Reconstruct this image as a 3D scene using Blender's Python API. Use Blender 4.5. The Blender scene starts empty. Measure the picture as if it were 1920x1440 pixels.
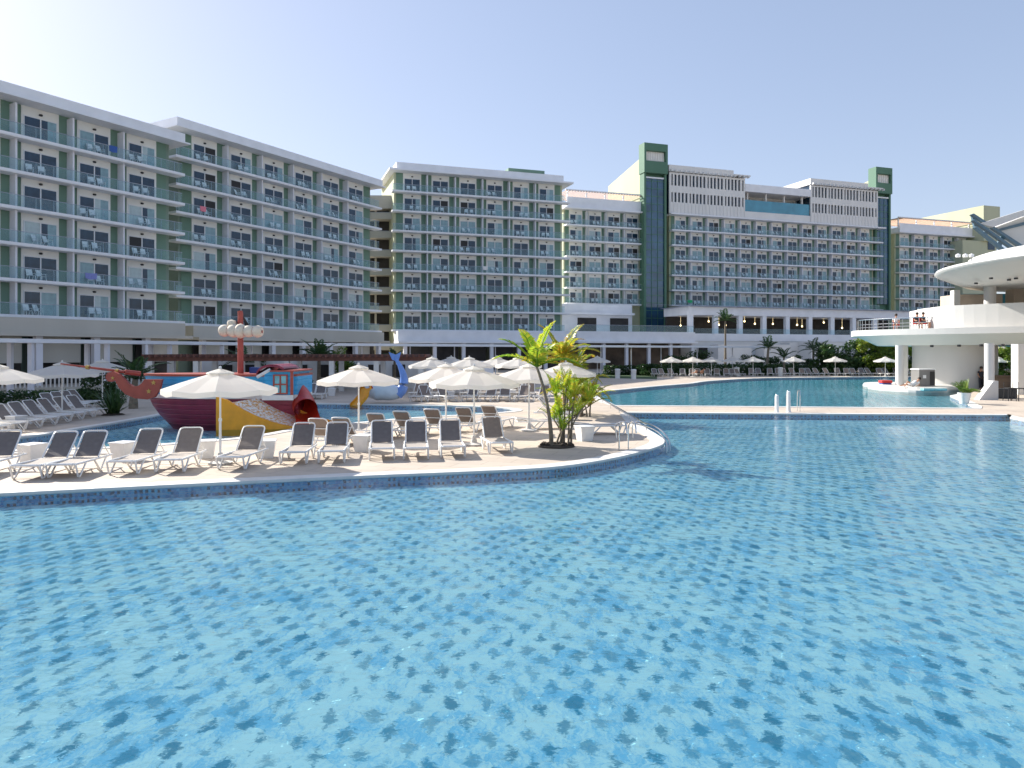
import bpy, math, random
from mathutils import Vector, Matrix
from mathutils.geometry import tessellate_polygon
random.seed(7)
R = math.radians
scene = bpy.context.scene
col = scene.collection

# ------------------------------------------------------------------ camera, sky, sun, exposure
F, HX, HY, CZ = 1370.0, 960.0, 660.0, 2.9          # focal length and horizon in photo pixels, camera height
cam = bpy.data.cameras.new('camera')
cam.sensor_width = 36.0
cam.lens = 36.0 * F / 1920.0
cam.shift_y = -60.0 / 1920.0
cam.clip_start = 0.1
cam.clip_end = 6000
camo = bpy.data.objects.new('camera', cam)
camo.location = (0, 0, CZ)
camo.rotation_euler = (R(90), 0, 0)
col.objects.link(camo)
scene.camera = camo

SUN_EL, SUN_AZ = R(31), math.atan2(-0.82, 0.57)     # azimuth from +Y towards +X
world = bpy.data.worlds.new('World')
scene.world = world
world.use_nodes = True
wn = world.node_tree
bg = wn.nodes['Background']
sky = wn.nodes.new('ShaderNodeTexSky')
sky.sky_type = 'NISHITA'
sky.sun_disc = False
sky.sun_elevation = SUN_EL
sky.sun_rotation = SUN_AZ % (2 * math.pi)
sky.air_density = 1.0
sky.dust_density = 0.9
sky.ozone_density = 1.4
gm_ = wn.nodes.new('ShaderNodeGamma')
gm_.inputs[1].default_value = 0.55
hs_ = wn.nodes.new('ShaderNodeMix')
hs_.data_type = 'RGBA'
hs_.blend_type = 'MULTIPLY'
hs_.inputs[0].default_value = 1.0
hs_.inputs[7].default_value = (0.95, 0.965, 1.09, 1)
wn.links.new(sky.outputs[0], gm_.inputs[0])
wn.links.new(gm_.outputs[0], hs_.inputs[6])
wn.links.new(hs_.outputs[2], bg.inputs[0])
bg.inputs[1].default_value = 0.15
sd = Vector((math.sin(SUN_AZ) * math.cos(SUN_EL), math.cos(SUN_AZ) * math.cos(SUN_EL), math.sin(SUN_EL)))
sun = bpy.data.lights.new('sun', 'SUN')
sun.energy = 4.1
sun.angle = R(0.5)
sun.color = (1.0, 0.95, 0.87)
suno = bpy.data.objects.new('sun', sun)
suno.rotation_euler = sd.to_track_quat('Z', 'Y').to_euler()
suno.location = sd * 300
col.objects.link(suno)
vs = scene.view_settings
vs.view_transform = 'Standard'
vs.look = 'None'
vs.gamma = 1
vs.exposure = 1.2
scene.cycles.max_bounces = 7
scene.cycles.transparent_max_bounces = 16
scene.cycles.glossy_bounces = 3
scene.cycles.caustics_reflective = False
scene.cycles.caustics_refractive = False

def at(px, py, Y):
    return Vector(((px - HX) / F * Y, Y, CZ + (HY - py) / F * Y))
def gnd(px, py, z=0.0):
    Y = (CZ - z) * F / (py - HY)
    return Vector(((px - HX) / F * Y, Y, z))
def atx(px, Y):
    return (px - HX) / F * Y

# ------------------------------------------------------------------ materials
M = {}
def nodes(name):
    m = bpy.data.materials.new(name)
    m.use_nodes = True
    return m, m.node_tree, m.node_tree.nodes['Principled BSDF']
def L(nt, a, b):
    nt.links.new(a, b)
def mat(name, c, rough=0.6, var=0.08, scale=1.5, metal=0.0, bump=0.0, spec=None, streak=False):
    """plain surface with a little wear: two noise sizes vary the colour, optional fine bump"""
    m, nt, b = nodes(name)
    tc = nt.nodes.new('ShaderNodeTexCoord')
    n = nt.nodes.new('ShaderNodeTexNoise')
    n.inputs['Scale'].default_value = scale
    n.inputs['Detail'].default_value = 6
    if streak:
        mp = nt.nodes.new('ShaderNodeMapping')
        mp.inputs['Scale'].default_value = (1, 1, 0.12)
        L(nt, tc.outputs['Object'], mp.inputs[0])
        L(nt, mp.outputs[0], n.inputs[0])
    else:
        L(nt, tc.outputs['Object'], n.inputs[0])
    r = nt.nodes.new('ShaderNodeValToRGB')
    r.color_ramp.elements[0].position = 0.3
    r.color_ramp.elements[1].position = 0.7
    r.color_ramp.elements[0].color = (*[x * (1 - var) for x in c], 1)
    r.color_ramp.elements[1].color = (*[min(1, x * (1 + var)) for x in c], 1)
    L(nt, n.outputs[0], r.inputs[0])
    L(nt, r.outputs[0], b.inputs['Base Color'])
    b.inputs['Roughness'].default_value = rough
    b.inputs['Metallic'].default_value = metal
    if spec is not None:
        b.inputs['Specular IOR Level'].default_value = spec
    if bump:
        bp = nt.nodes.new('ShaderNodeBump')
        bp.inputs['Strength'].default_value = bump
        n2 = nt.nodes.new('ShaderNodeTexNoise')
        n2.inputs['Scale'].default_value = scale * 12
        L(nt, tc.outputs['Object'], n2.inputs[0])
        L(nt, n2.outputs[0], bp.inputs['Height'])
        L(nt, bp.outputs[0], b.inputs['Normal'])
    M[name] = m
    return m

mat('white_render', (0.72, 0.71, 0.69), 0.7, 0.05, 0.35, streak=True)
mat('cream_panel', (0.80, 0.79, 0.75), 0.75, 0.04, 0.4, streak=True)
mat('pale_green_render', (0.47, 0.49, 0.34), 0.8, 0.05, 0.3, streak=True)
mat('sage_render', (0.15, 0.25, 0.19), 0.8, 0.08, 0.5, streak=True)
mat('sage_pale', (0.19, 0.25, 0.205), 0.8, 0.06, 0.3, streak=True)
mat('tower_green', (0.085, 0.185, 0.125), 0.7, 0.08, 0.4, streak=True)
mat('dark_green_panel', (0.07, 0.20, 0.12), 0.5, 0.1, 0.6)
mat('slab_white', (0.78, 0.79, 0.82), 0.7, 0.06, 0.6)
mat('beige_render', (0.52, 0.49, 0.43), 0.8, 0.06, 0.4, streak=True)
mat('grey_metal_roof', (0.34, 0.37, 0.44), 0.5, 0.06, 0.5)
mat('partition_white', (0.74, 0.74, 0.79), 0.7, 0.04, 0.6)
mat('frame_white', (0.70, 0.71, 0.73), 0.4, 0.03, 2)
mat('glass_dark', (0.015, 0.04, 0.075), 0.05, 0.4, 1.2, spec=0.5)
mat('glass_open', (0.012, 0.011, 0.012), 0.5, 0.2, 1.0)
mat('curtain', (0.20, 0.33, 0.37), 0.12, 0.15, 3.0, spec=0.7)
mat('curtain_pale', (0.40, 0.49, 0.50), 0.15, 0.1, 3.0, spec=0.7)
mat('lamp_black', (0.02, 0.02, 0.022), 0.4, 0.2, 3)
mat('interior_dark', (0.03, 0.026, 0.024), 0.7, 0.5, 0.7)
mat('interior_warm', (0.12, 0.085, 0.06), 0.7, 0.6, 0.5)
mat('tower_glass', (0.03, 0.085, 0.15), 0.08, 0.35, 0.5, spec=0.8)
mat('teal_glass', (0.05, 0.24, 0.33), 0.1, 0.2, 0.4, spec=0.8)
mat('chair_white', (0.80, 0.81, 0.83), 0.5, 0.03, 5)
mat('plastic_white', (0.78, 0.78, 0.77), 0.4, 0.05, 6)
mat('sling_taupe', (0.20, 0.155, 0.13), 0.75, 0.12, 9)
mat('sling_grey', (0.14, 0.12, 0.115), 0.75, 0.12, 9)
for nm_ in ('sling_taupe', 'sling_grey'):
    b_ = M[nm_].node_tree.nodes['Principled BSDF']
    b_.inputs['Sheen Weight'].default_value = 0.7
    b_.inputs['Sheen Roughness'].default_value = 0.45
    b_.inputs['Sheen Tint'].default_value = (1.0, 0.90, 0.78, 1)
mat('steel', (0.62, 0.63, 0.64), 0.18, 0.05, 8, metal=1.0)
mat('pole_white', (0.74, 0.73, 0.70), 0.35, 0.04, 5)
mat('stone_base', (0.55, 0.53, 0.50), 0.8, 0.1, 8)
mat('ship_maroon', (0.26, 0.03, 0.06), 0.35, 0.18, 2.2, bump=0.05)
mat('ship_blue', (0.028, 0.34, 0.64), 0.35, 0.12, 2.5, bump=0.04)
mat('ship_deep_blue', (0.012, 0.085, 0.32), 0.35, 0.12, 2.5)
mat('ship_red', (0.34, 0.06, 0.04), 0.4, 0.15, 3, bump=0.04)
mat('ship_red_bright', (0.52, 0.035, 0.016), 0.35, 0.15, 3)
mat('ship_white', (0.72, 0.72, 0.70), 0.4, 0.06, 3)
mat('gold_paint', (0.50, 0.31, 0.07), 0.4, 0.15, 5)
mat('sail_canvas', (0.70, 0.62, 0.50), 0.8, 0.1, 4, bump=0.1)
mat('slide_yellow', (0.80, 0.32, 0.008), 0.32, 0.12, 2.5)
mat('black_paint', (0.015, 0.015, 0.017), 0.5, 0.2, 4)
mat('cyan_pane', (0.22, 0.55, 0.62), 0.15, 0.15, 4)
mat('fish_white', (0.62, 0.68, 0.74), 0.35, 0.06, 3)
mat('fish_blue', (0.16, 0.29, 0.66), 0.35, 0.12, 3)
mat('wood_brown', (0.16, 0.065, 0.045), 0.7, 0.25, 3, bump=0.1)
mat('trunk', (0.20, 0.165, 0.12), 0.9, 0.3, 6, bump=0.4)
mat('soil', (0.045, 0.032, 0.022), 0.95, 0.35, 9, bump=0.5)
mat('rock', (0.10, 0.085, 0.07), 0.9, 0.3, 5, bump=0.4)
mat('pav_white', (0.61, 0.60, 0.58), 0.6, 0.03, 0.5)
mat('pav_band', (0.60, 0.66, 0.66), 0.6, 0.03, 0.5)
mat('pav_beige', (0.55, 0.46, 0.37), 0.8, 0.05, 1)
mat('louvre_teal', (0.10, 0.17, 0.22), 0.5, 0.1, 1)
mat('cabinet_grey', (0.22, 0.21, 0.20), 0.45, 0.08, 2)
mat('skin', (0.50, 0.25, 0.15), 0.55, 0.06, 6)
mat('hair', (0.035, 0.022, 0.015), 0.7, 0.2, 12)
mat('cloth_white', (0.72, 0.72, 0.72), 0.8, 0.05, 8)
mat('cloth_dark', (0.03, 0.03, 0.04), 0.8, 0.15, 8)
mat('cloth_red', (0.55, 0.03, 0.03), 0.7, 0.1, 6)
mat('cloth_blue', (0.03, 0.10, 0.35), 0.7, 0.1, 6)
mat('towel_lilac', (0.22, 0.25, 0.55), 0.9, 0.12, 8)
mat('terracotta_soffit', (0.52, 0.35, 0.25), 0.7, 0.1, 1)

def emit(name, c, s):
    m, nt, b = nodes(name)
    b.inputs['Base Color'].default_value = (*c, 1)
    b.inputs['Emission Color'].default_value = (*c, 1)
    b.inputs['Emission Strength'].default_value = s
    M[name] = m
emit('lamp_glow', (1.0, 0.78, 0.42), 2.2)

def railing_glass():
    m, nt, b = nodes('railing_glass')
    b.inputs['Base Color'].default_value = (0.52, 0.66, 0.69, 1)
    b.inputs['Roughness'].default_value = 0.06
    tr = nt.nodes.new('ShaderNodeBsdfTransparent')
    tr.inputs[0].default_value = (0.90, 0.965, 0.98, 1)
    mx = nt.nodes.new('ShaderNodeMixShader')
    mx.inputs[0].default_value = 0.10
    out = nt.nodes['Material Output']
    L(nt, tr.outputs[0], mx.inputs[1])
    L(nt, b.outputs[0], mx.inputs[2])
    L(nt, mx.outputs[0], out.inputs[0])
    M['railing_glass'] = m
railing_glass()

def canvas():
    m, nt, b = nodes('umbrella_canvas')
    tc = nt.nodes.new('ShaderNodeTexCoord')
    n = nt.nodes.new('ShaderNodeTexNoise')
    n.inputs['Scale'].default_value = 2.5
    L(nt, tc.outputs['Object'], n.inputs[0])
    r = nt.nodes.new('ShaderNodeValToRGB')
    r.color_ramp.elements[0].color = (0.86, 0.84, 0.80, 1)
    r.color_ramp.elements[1].color = (0.90, 0.88, 0.85, 1)
    L(nt, n.outputs[0], r.inputs[0])
    L(nt, r.outputs[0], b.inputs['Base Color'])
    b.inputs['Roughness'].default_value = 0.85
    t = nt.nodes.new('ShaderNodeBsdfTranslucent')
    t.inputs[0].default_value = (0.95, 0.92, 0.85, 1)
    mx = nt.nodes.new('ShaderNodeMixShader')
    mx.inputs[0].default_value = 0.6
    L(nt, b.outputs[0], mx.inputs[1])
    L(nt, t.outputs[0], mx.inputs[2])
    L(nt, mx.outputs[0], nt.nodes['Material Output'].inputs[0])
    M['umbrella_canvas'] = m
canvas()

def leaf(name, cols, scale=1.3, trans=0.4):
    m, nt, b = nodes(name)
    g = nt.nodes.new('ShaderNodeNewGeometry')
    wn_ = nt.nodes.new('ShaderNodeTexWhiteNoise')
    wn_.noise_dimensions = '1D'
    tc = nt.nodes.new('ShaderNodeTexCoord')
    n = nt.nodes.new('ShaderNodeTexNoise')
    n.inputs['Scale'].default_value = scale
    L(nt, tc.outputs['Object'], n.inputs[0])
    L(nt, g.outputs['Random Per Island'], wn_.inputs['W'])
    mth = nt.nodes.new('ShaderNodeMath')
    mth.operation = 'MULTIPLY_ADD'
    mth.inputs[1].default_value = 0.45
    L(nt, wn_.outputs['Value'], mth.inputs[0])
    m2 = nt.nodes.new('ShaderNodeMath')
    m2.operation = 'MULTIPLY_ADD'
    m2.inputs[1].default_value = 1.5
    m2.inputs[2].default_value = -0.45
    L(nt, n.outputs[0], m2.inputs[0])
    L(nt, m2.outputs[0], mth.inputs[2])
    r = nt.nodes.new('ShaderNodeValToRGB')
    r.color_ramp.elements[0].color = (*cols[0], 1)
    r.color_ramp.elements[1].color = (*cols[-1], 1)
    for i, c in enumerate(cols[1:-1]):
        e = r.color_ramp.elements.new((i + 1) / (len(cols) - 1))
        e.color = (*c, 1)
    L(nt, mth.outputs[0], r.inputs[0])
    L(nt, r.outputs[0], b.inputs['Base Color'])
    b.inputs['Roughness'].default_value = 0.42
    t = nt.nodes.new('ShaderNodeBsdfTranslucent')
    L(nt, r.outputs[0], t.inputs[0])
    mx = nt.nodes.new('ShaderNodeMixShader')
    mx.inputs[0].default_value = trans
    L(nt, b.outputs[0], mx.inputs[1])
    L(nt, t.outputs[0], mx.inputs[2])
    L(nt, mx.outputs[0], nt.nodes['Material Output'].inputs[0])
    M[name] = m
leaf('palm_leaf_bright', [(0.09, 0.22, 0.02), (0.22, 0.40, 0.025), (0.48, 0.52, 0.04), (0.70, 0.48, 0.04)], 1.6, 0.55)
leaf('palm_leaf_gold', [(0.09, 0.18, 0.02), (0.25, 0.36, 0.025), (0.52, 0.45, 0.04), (0.68, 0.34, 0.04)], 1.6, 0.55)
leaf('palm_leaf_dark', [(0.02, 0.055, 0.02), (0.035, 0.085, 0.025), (0.07, 0.12, 0.03)], 1.0, 0.3)
leaf('bush_leaf', [(0.018, 0.05, 0.018), (0.035, 0.085, 0.025), (0.09, 0.15, 0.03)], 0.9, 0.35)
leaf('bush_leaf_lime', [(0.04, 0.10, 0.02), (0.13, 0.22, 0.025), (0.30, 0.33, 0.04)], 0.9, 0.45)

def deck_mat():
    m, nt, b = nodes('deck_stone')
    tc = nt.nodes.new('ShaderNodeTexCoord')
    mp = nt.nodes.new('ShaderNodeMapping')
    mp.inputs['Rotation'].default_value = (0, 0, R(20))
    L(nt, tc.outputs['Object'], mp.inputs[0])
    br = nt.nodes.new('ShaderNodeTexBrick')
    br.inputs['Scale'].default_value = 1.0
    br.inputs['Brick Width'].default_value = 1.2
    br.inputs['Row Height'].default_value = 0.6
    br.inputs['Mortar Size'].default_value = 0.012
    br.inputs['Color1'].default_value = (0.51, 0.43, 0.35, 1)
    br.inputs['Color2'].default_value = (0.55, 0.47, 0.39, 1)
    br.inputs['Mortar'].default_value = (0.36, 0.30, 0.24, 1)
    L(nt, mp.outputs[0], br.inputs[0])
    n = nt.nodes.new('ShaderNodeTexNoise')
    n.inputs['Scale'].default_value = 0.6
    n.inputs['Detail'].default_value = 8
    L(nt, tc.outputs['Object'], n.inputs[0])
    r = nt.nodes.new('ShaderNodeValToRGB')
    r.color_ramp.elements[0].position = 0.32
    r.color_ramp.elements[1].position = 0.68
    r.color_ramp.elements[0].color = (0.85, 0.85, 0.85, 1)
    r.color_ramp.elements[1].color = (1.08, 1.07, 1.05, 1)
    L(nt, n.outputs[0], r.inputs[0])
    mx = nt.nodes.new('ShaderNodeMix')
    mx.data_type = 'RGBA'
    mx.blend_type = 'MULTIPLY'
    mx.inputs[0].default_value = 1.0
    L(nt, br.outputs[0], mx.inputs[6])
    L(nt, r.outputs[0], mx.inputs[7])
    L(nt, mx.outputs[2], b.inputs['Base Color'])
    b.inputs['Roughness'].default_value = 0.75
    M['deck_stone'] = m
deck_mat()
mat('coping_white', (0.68, 0.66, 0.62), 0.6, 0.08, 3)
mat('ground_earth', (0.26, 0.22, 0.16), 0.95, 0.2, 0.2)

def mosaic(name, tile, cl, cm, cd, warp, ang, cluster=True, axis='XY'):
    """glass mosaic of square tiles in three blues, laid in a slanted check; the lines are wavy as seen through moving water"""
    m, nt, b = nodes(name)
    N = nt.nodes.new
    tc = N('ShaderNodeTexCoord')
    src = tc.outputs['Object']
    def noise(sc, det, vec):
        n = N('ShaderNodeTexNoise')
        n.inputs['Scale'].default_value = sc
        n.inputs['Detail'].default_value = det
        L(nt, vec, n.inputs[0])
        return n
    def vmath(op, a, bb):
        v = N('ShaderNodeVectorMath')
        v.operation = op
        L(nt, a, v.inputs[0])
        if isinstance(bb, tuple):
            v.inputs[1].default_value = bb
        else:
            L(nt, bb, v.inputs[1])
        return v.outputs[0]
    def math_(op, a, bb=None, c=None):
        v = N('ShaderNodeMath')
        v.operation = op
        for i, q in enumerate((a, bb, c)):
            if q is None:
                continue
            if isinstance(q, (int, float)):
                v.inputs[i].default_value = q
            else:
                L(nt, q, v.inputs[i])
        return v.outputs[0]
    vec = src
    for sc, amp in warp:
        n = noise(sc, 2, src)
        off = vmath('SUBTRACT', n.outputs['Color'], (0.5, 0.5, 0.5))
        off = vmath('MULTIPLY', off, (amp, amp, 0 if axis == 'XY' else amp))
        vec = vmath('ADD', vec, off)
    if axis != 'XY':
        sp = N('ShaderNodeSeparateXYZ')
        L(nt, vec, sp.inputs[0])
        cb = N('ShaderNodeCombineXYZ')
        L(nt, math_('ADD', sp.outputs[0], sp.outputs[1]), cb.inputs[0])
        L(nt, sp.outputs[2], cb.inputs[1])
        vec = cb.outputs[0]
    mp = N('ShaderNodeMapping')
    mp.inputs['Rotation'].default_value = (0, 0, R(ang))
    mp.inputs['Scale'].default_value = (1 / tile, 1 / tile, 1)
    L(nt, vec, mp.inputs[0])
    fl = N('ShaderNodeVectorMath')
    fl.operation = 'FLOOR'
    L(nt, mp.outputs[0], fl.inputs[0])
    sp = N('ShaderNodeSeparateXYZ')
    L(nt, fl.outputs[0], sp.inputs[0])
    cb = N('ShaderNodeCombineXYZ')
    L(nt, sp.outputs[0], cb.inputs[0])
    L(nt, sp.outputs[1], cb.inputs[1])
    w = N('ShaderNodeTexWhiteNoise')
    w.noise_dimensions = '2D'
    L(nt, cb.outputs[0], w.inputs[0])
    ev = math_('MULTIPLY', math_('SUBTRACT', 1.0, math_('FLOORED_MODULO', sp.outputs[0], 2.0)),
               math_('SUBTRACT', 1.0, math_('FLOORED_MODULO', sp.outputs[1], 2.0)))
    r = N('ShaderNodeValToRGB')
    r.color_ramp.interpolation = 'CONSTANT'
    r.color_ramp.elements[0].color = (*cl, 1)
    r.color_ramp.elements[1].position = 0.62
    r.color_ramp.elements[1].color = (*cm, 1)
    e = r.color_ramp.elements.new(0.28)
    e.color = (*[0.72 * x + 0.28 * y for x, y in zip(cl, cm)], 1)
    e = r.color_ramp.elements.new(0.93)
    e.color = (*[0.65 * x + 0.35 * y for x, y in zip(cm, cd)], 1)
    L(nt, w.outputs['Value'], r.inputs[0])
    low = noise(0.42, 3, src)
    # dark tiles sit on the even crossings; some patches carry fewer of them
    thr = math_('MULTIPLY_ADD', low.outputs[0], 1.6, -0.25)
    sel = math_('MULTIPLY', ev, math_('LESS_THAN', w.outputs['Value'], thr))
    mx = N('ShaderNodeMix')
    mx.data_type = 'RGBA'
    L(nt, sel, mx.inputs[0])
    L(nt, r.outputs[0], mx.inputs[6])
    mx.inputs[7].default_value = (*cd, 1)
    L(nt, mx.outputs[2], b.inputs['Base Color'])
    b.inputs['Roughness'].default_value = 0.5
    b.inputs['Specular IOR Level'].default_value = 0.0
    M[name] = m
def pool_floor_mat(name, pitch, light, mid, dark, ang, warps, amt=1.0):
    """pool floor: light and mid blue tiles with a slanted lattice of dark ones; wave light mottling and refraction wobble are painted into the colours"""
    m, nt, b = nodes(name)
    N = nt.nodes.new
    tc = N('ShaderNodeTexCoord')
    def noise(sc, det, vec, rough=0.5, dist=0.0):
        n = N('ShaderNodeTexNoise')
        n.inputs['Scale'].default_value = sc
        n.inputs['Detail'].default_value = det
        n.inputs['Roughness'].default_value = rough
        n.inputs['Distortion'].default_value = dist
        L(nt, vec, n.inputs[0])
        return n
    def vm(op, a, bb):
        v = N('ShaderNodeVectorMath')
        v.operation = op
        L(nt, a, v.inputs[0])
        if isinstance(bb, tuple):
            v.inputs[1].default_value = bb
        else:
            L(nt, bb, v.inputs[1])
        return v.outputs[0]
    def mt(op, *q):
        v = N('ShaderNodeMath')
        v.operation = op
        for i, x in enumerate(q):
            if isinstance(x, (int, float)):
                v.inputs[i].default_value = x
            else:
                L(nt, x, v.inputs[i])
        return v.outputs[0]
    def sstep(x, lo, hi):
        v = N('ShaderNodeMapRange')
        v.interpolation_type = 'SMOOTHSTEP'
        v.inputs[1].default_value = lo
        v.inputs[2].default_value = hi
        L(nt, x, v.inputs[0])
        return v.outputs[0]
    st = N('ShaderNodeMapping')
    st.inputs['Scale'].default_value = (1.0, 0.52, 1)  # pattern stretched in depth to imitate refraction through the water
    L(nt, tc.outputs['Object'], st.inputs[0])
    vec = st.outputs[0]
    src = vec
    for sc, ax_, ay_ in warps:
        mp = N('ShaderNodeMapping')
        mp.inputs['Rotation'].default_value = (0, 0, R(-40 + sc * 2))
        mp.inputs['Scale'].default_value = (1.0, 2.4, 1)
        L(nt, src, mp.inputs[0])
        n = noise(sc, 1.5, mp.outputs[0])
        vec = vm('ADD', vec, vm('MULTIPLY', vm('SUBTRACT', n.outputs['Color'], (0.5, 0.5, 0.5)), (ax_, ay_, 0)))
    mp = N('ShaderNodeMapping')
    mp.inputs['Rotation'].default_value = (0, 0, R(ang))
    mp.inputs['Scale'].default_value = (1 / pitch, 1 / pitch, 1)
    L(nt, vec, mp.inputs[0])
    sp = N('ShaderNodeSeparateXYZ')
    L(nt, mp.outputs[0], sp.inputs[0])
    # one dark tile at every lattice crossing
    cx = mt('COSINE', mt('MULTIPLY', sp.outputs[0], 2 * math.pi))
    cy = mt('COSINE', mt('MULTIPLY', sp.outputs[1], 2 * math.pi))
    latt = mt('MINIMUM', cx, cy)
    fl = N('ShaderNodeVectorMath')
    fl.operation = 'FLOOR'
    L(nt, vm('ADD', mp.outputs[0], (0.5, 0.5, 0)), fl.inputs[0])
    w1 = N('ShaderNodeTexWhiteNoise')
    w1.noise_dimensions = '2D'
    L(nt, fl.outputs[0], w1.inputs[0])
    mp2 = N('ShaderNodeMapping')
    mp2.inputs['Scale'].default_value = (2, 2, 1)
    L(nt, mp.outputs[0], mp2.inputs[0])
    fl2 = N('ShaderNodeVectorMath')
    fl2.operation = 'FLOOR'
    L(nt, vm('ADD', mp2.outputs[0], (0.5, 0.5, 0)), fl2.inputs[0])
    w2 = N('ShaderNodeTexWhiteNoise')
    w2.noise_dimensions = '2D'
    L(nt, fl2.outputs[0], w2.inputs[0])
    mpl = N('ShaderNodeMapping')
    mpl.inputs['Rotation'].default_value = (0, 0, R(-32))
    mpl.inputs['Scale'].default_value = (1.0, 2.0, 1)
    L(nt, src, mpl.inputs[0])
    low = noise(1.5, 3, mpl.outputs[0], 0.6, 0.5)  # broad noise: light mottling from waves, painted into the tile colours
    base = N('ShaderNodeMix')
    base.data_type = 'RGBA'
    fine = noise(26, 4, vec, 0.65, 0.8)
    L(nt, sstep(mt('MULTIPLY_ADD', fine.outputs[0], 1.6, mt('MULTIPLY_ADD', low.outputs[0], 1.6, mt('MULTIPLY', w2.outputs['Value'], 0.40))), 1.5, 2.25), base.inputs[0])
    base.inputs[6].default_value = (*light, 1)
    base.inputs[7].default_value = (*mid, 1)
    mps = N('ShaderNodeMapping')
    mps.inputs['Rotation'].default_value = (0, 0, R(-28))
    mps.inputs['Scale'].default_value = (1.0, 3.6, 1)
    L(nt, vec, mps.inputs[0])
    streak = noise(9, 3, mps.outputs[0], 0.65, 0.8)  # ripple streaks of the water surface, painted over the dark tiles
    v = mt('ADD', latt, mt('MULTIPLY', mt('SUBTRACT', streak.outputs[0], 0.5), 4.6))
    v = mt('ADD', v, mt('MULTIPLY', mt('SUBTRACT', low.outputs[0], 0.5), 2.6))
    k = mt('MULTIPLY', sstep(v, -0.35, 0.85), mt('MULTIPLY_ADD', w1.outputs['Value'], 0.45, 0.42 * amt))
    fin = N('ShaderNodeMix')
    fin.data_type = 'RGBA'
    L(nt, mt('MINIMUM', k, 1.0), fin.inputs[0])
    L(nt, base.outputs[2], fin.inputs[6])
    fin.inputs[7].default_value = (*dark, 1)
    L(nt, fin.outputs[2], b.inputs['Base Color'])
    b.inputs['Roughness'].default_value = 0.5
    b.inputs['Specular IOR Level'].default_value = 0.0
    M[name] = m
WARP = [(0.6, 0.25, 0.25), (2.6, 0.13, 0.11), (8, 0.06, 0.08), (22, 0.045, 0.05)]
pool_floor_mat('pool_mosaic_ripple_light', 0.235, (0.74, 0.95, 1.0), (0.28, 0.66, 0.93), (0.02, 0.25, 0.40), 38, WARP)
pool_floor_mat('teal_mosaic_ripple_light', 0.42, (0.34, 0.76, 0.82), (0.17, 0.55, 0.68), (0.025, 0.24, 0.34), 38, WARP)
mosaic('wall_mosaic', 0.07, (0.12, 0.55, 0.82), (0.02, 0.32, 0.66), (0.02, 0.07, 0.12), [(6, 0.06), (16, 0.05)], 0, axis='Z')

def water(name, tint, sc1, sc2, strength):
    m, nt, b = nodes(name)
    N = nt.nodes.new
    nt.nodes.remove(b)
    tc = N('ShaderNodeTexCoord')
    mp = N('ShaderNodeMapping')
    mp.inputs['Rotation'].default_value = (0, 0, R(28))
    mp.inputs['Scale'].default_value = (1.0, 1.35, 1)
    L(nt, tc.outputs['Object'], mp.inputs[0])
    n1 = N('ShaderNodeTexNoise')
    n1.inputs['Scale'].default_value = sc1
    n1.inputs['Detail'].default_value = 2
    n2 = N('ShaderNodeTexNoise')
    n2.inputs['Scale'].default_value = sc2
    n2.inputs['Detail'].default_value = 3
    L(nt, mp.outputs[0], n1.inputs[0])
    L(nt, mp.outputs[0], n2.inputs[0])
    ad = N('ShaderNodeMath')
    ad.operation = 'MULTIPLY_ADD'
    ad.inputs[1].default_value = 0.35
    L(nt, n2.outputs[0], ad.inputs[0])
    L(nt, n1.outputs[0], ad.inputs[2])
    bp = N('ShaderNodeBump')
    bp.inputs['Strength'].default_value = strength
    bp.inputs['Distance'].default_value = 0.05
    L(nt, ad.outputs[0], bp.inputs['Height'])
    fr = N('ShaderNodeFresnel')
    fr.inputs[0].default_value = 1.33
    L(nt, bp.outputs[0], fr.inputs['Normal'])
    gl = N('ShaderNodeBsdfGlossy')
    gl.inputs['Roughness'].default_value = 0.02
    L(nt, bp.outputs[0], gl.inputs['Normal'])
    tr = N('ShaderNodeBsdfTransparent')
    tr.inputs[0].default_value = (*tint, 1)
    mx = N('ShaderNodeMixShader')
    mf = N('ShaderNodeMath')
    mf.operation = 'MULTIPLY'
    mf.inputs[1].default_value = 0.75
    L(nt, fr.outputs[0], mf.inputs[0])
    L(nt, mf.outputs[0], mx.inputs[0])
    L(nt, tr.outputs[0], mx.inputs[1])
    L(nt, gl.outputs[0], mx.inputs[2])
    L(nt, mx.outputs[0], nt.nodes['Material Output'].inputs[0])
    M[name] = m
water('pool_water', (0.78, 0.985, 1.0), 2.6, 12.0, 0.75)

for nm_ in ('ship_maroon', 'ship_blue'):
    # painted planking: long seams along the hull
    nt_ = M[nm_].node_tree
    b_ = nt_.nodes['Principled BSDF']
    wv = nt_.nodes.new('ShaderNodeTexWave')
    wv.bands_direction = 'Z'
    wv.inputs['Scale'].default_value = 1.6
    wv.inputs['Distortion'].default_value = 0.3
    tc_ = nt_.nodes.new('ShaderNodeTexCoord')
    nt_.links.new(tc_.outputs['Object'], wv.inputs[0])
    rp = nt_.nodes.new('ShaderNodeValToRGB')
    rp.color_ramp.elements[0].position = 0.0
    rp.color_ramp.elements[1].position = 0.12
    nt_.links.new(wv.outputs[0], rp.inputs[0])
    bp_ = nt_.nodes.new('ShaderNodeBump')
    bp_.inputs['Strength'].default_value = 0.8
    bp_.inputs['Distance'].default_value = 0.02
    nt_.links.new(rp.outputs[0], bp_.inputs['Height'])
    nt_.links.new(bp_.outputs[0], b_.inputs['Normal'])
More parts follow.
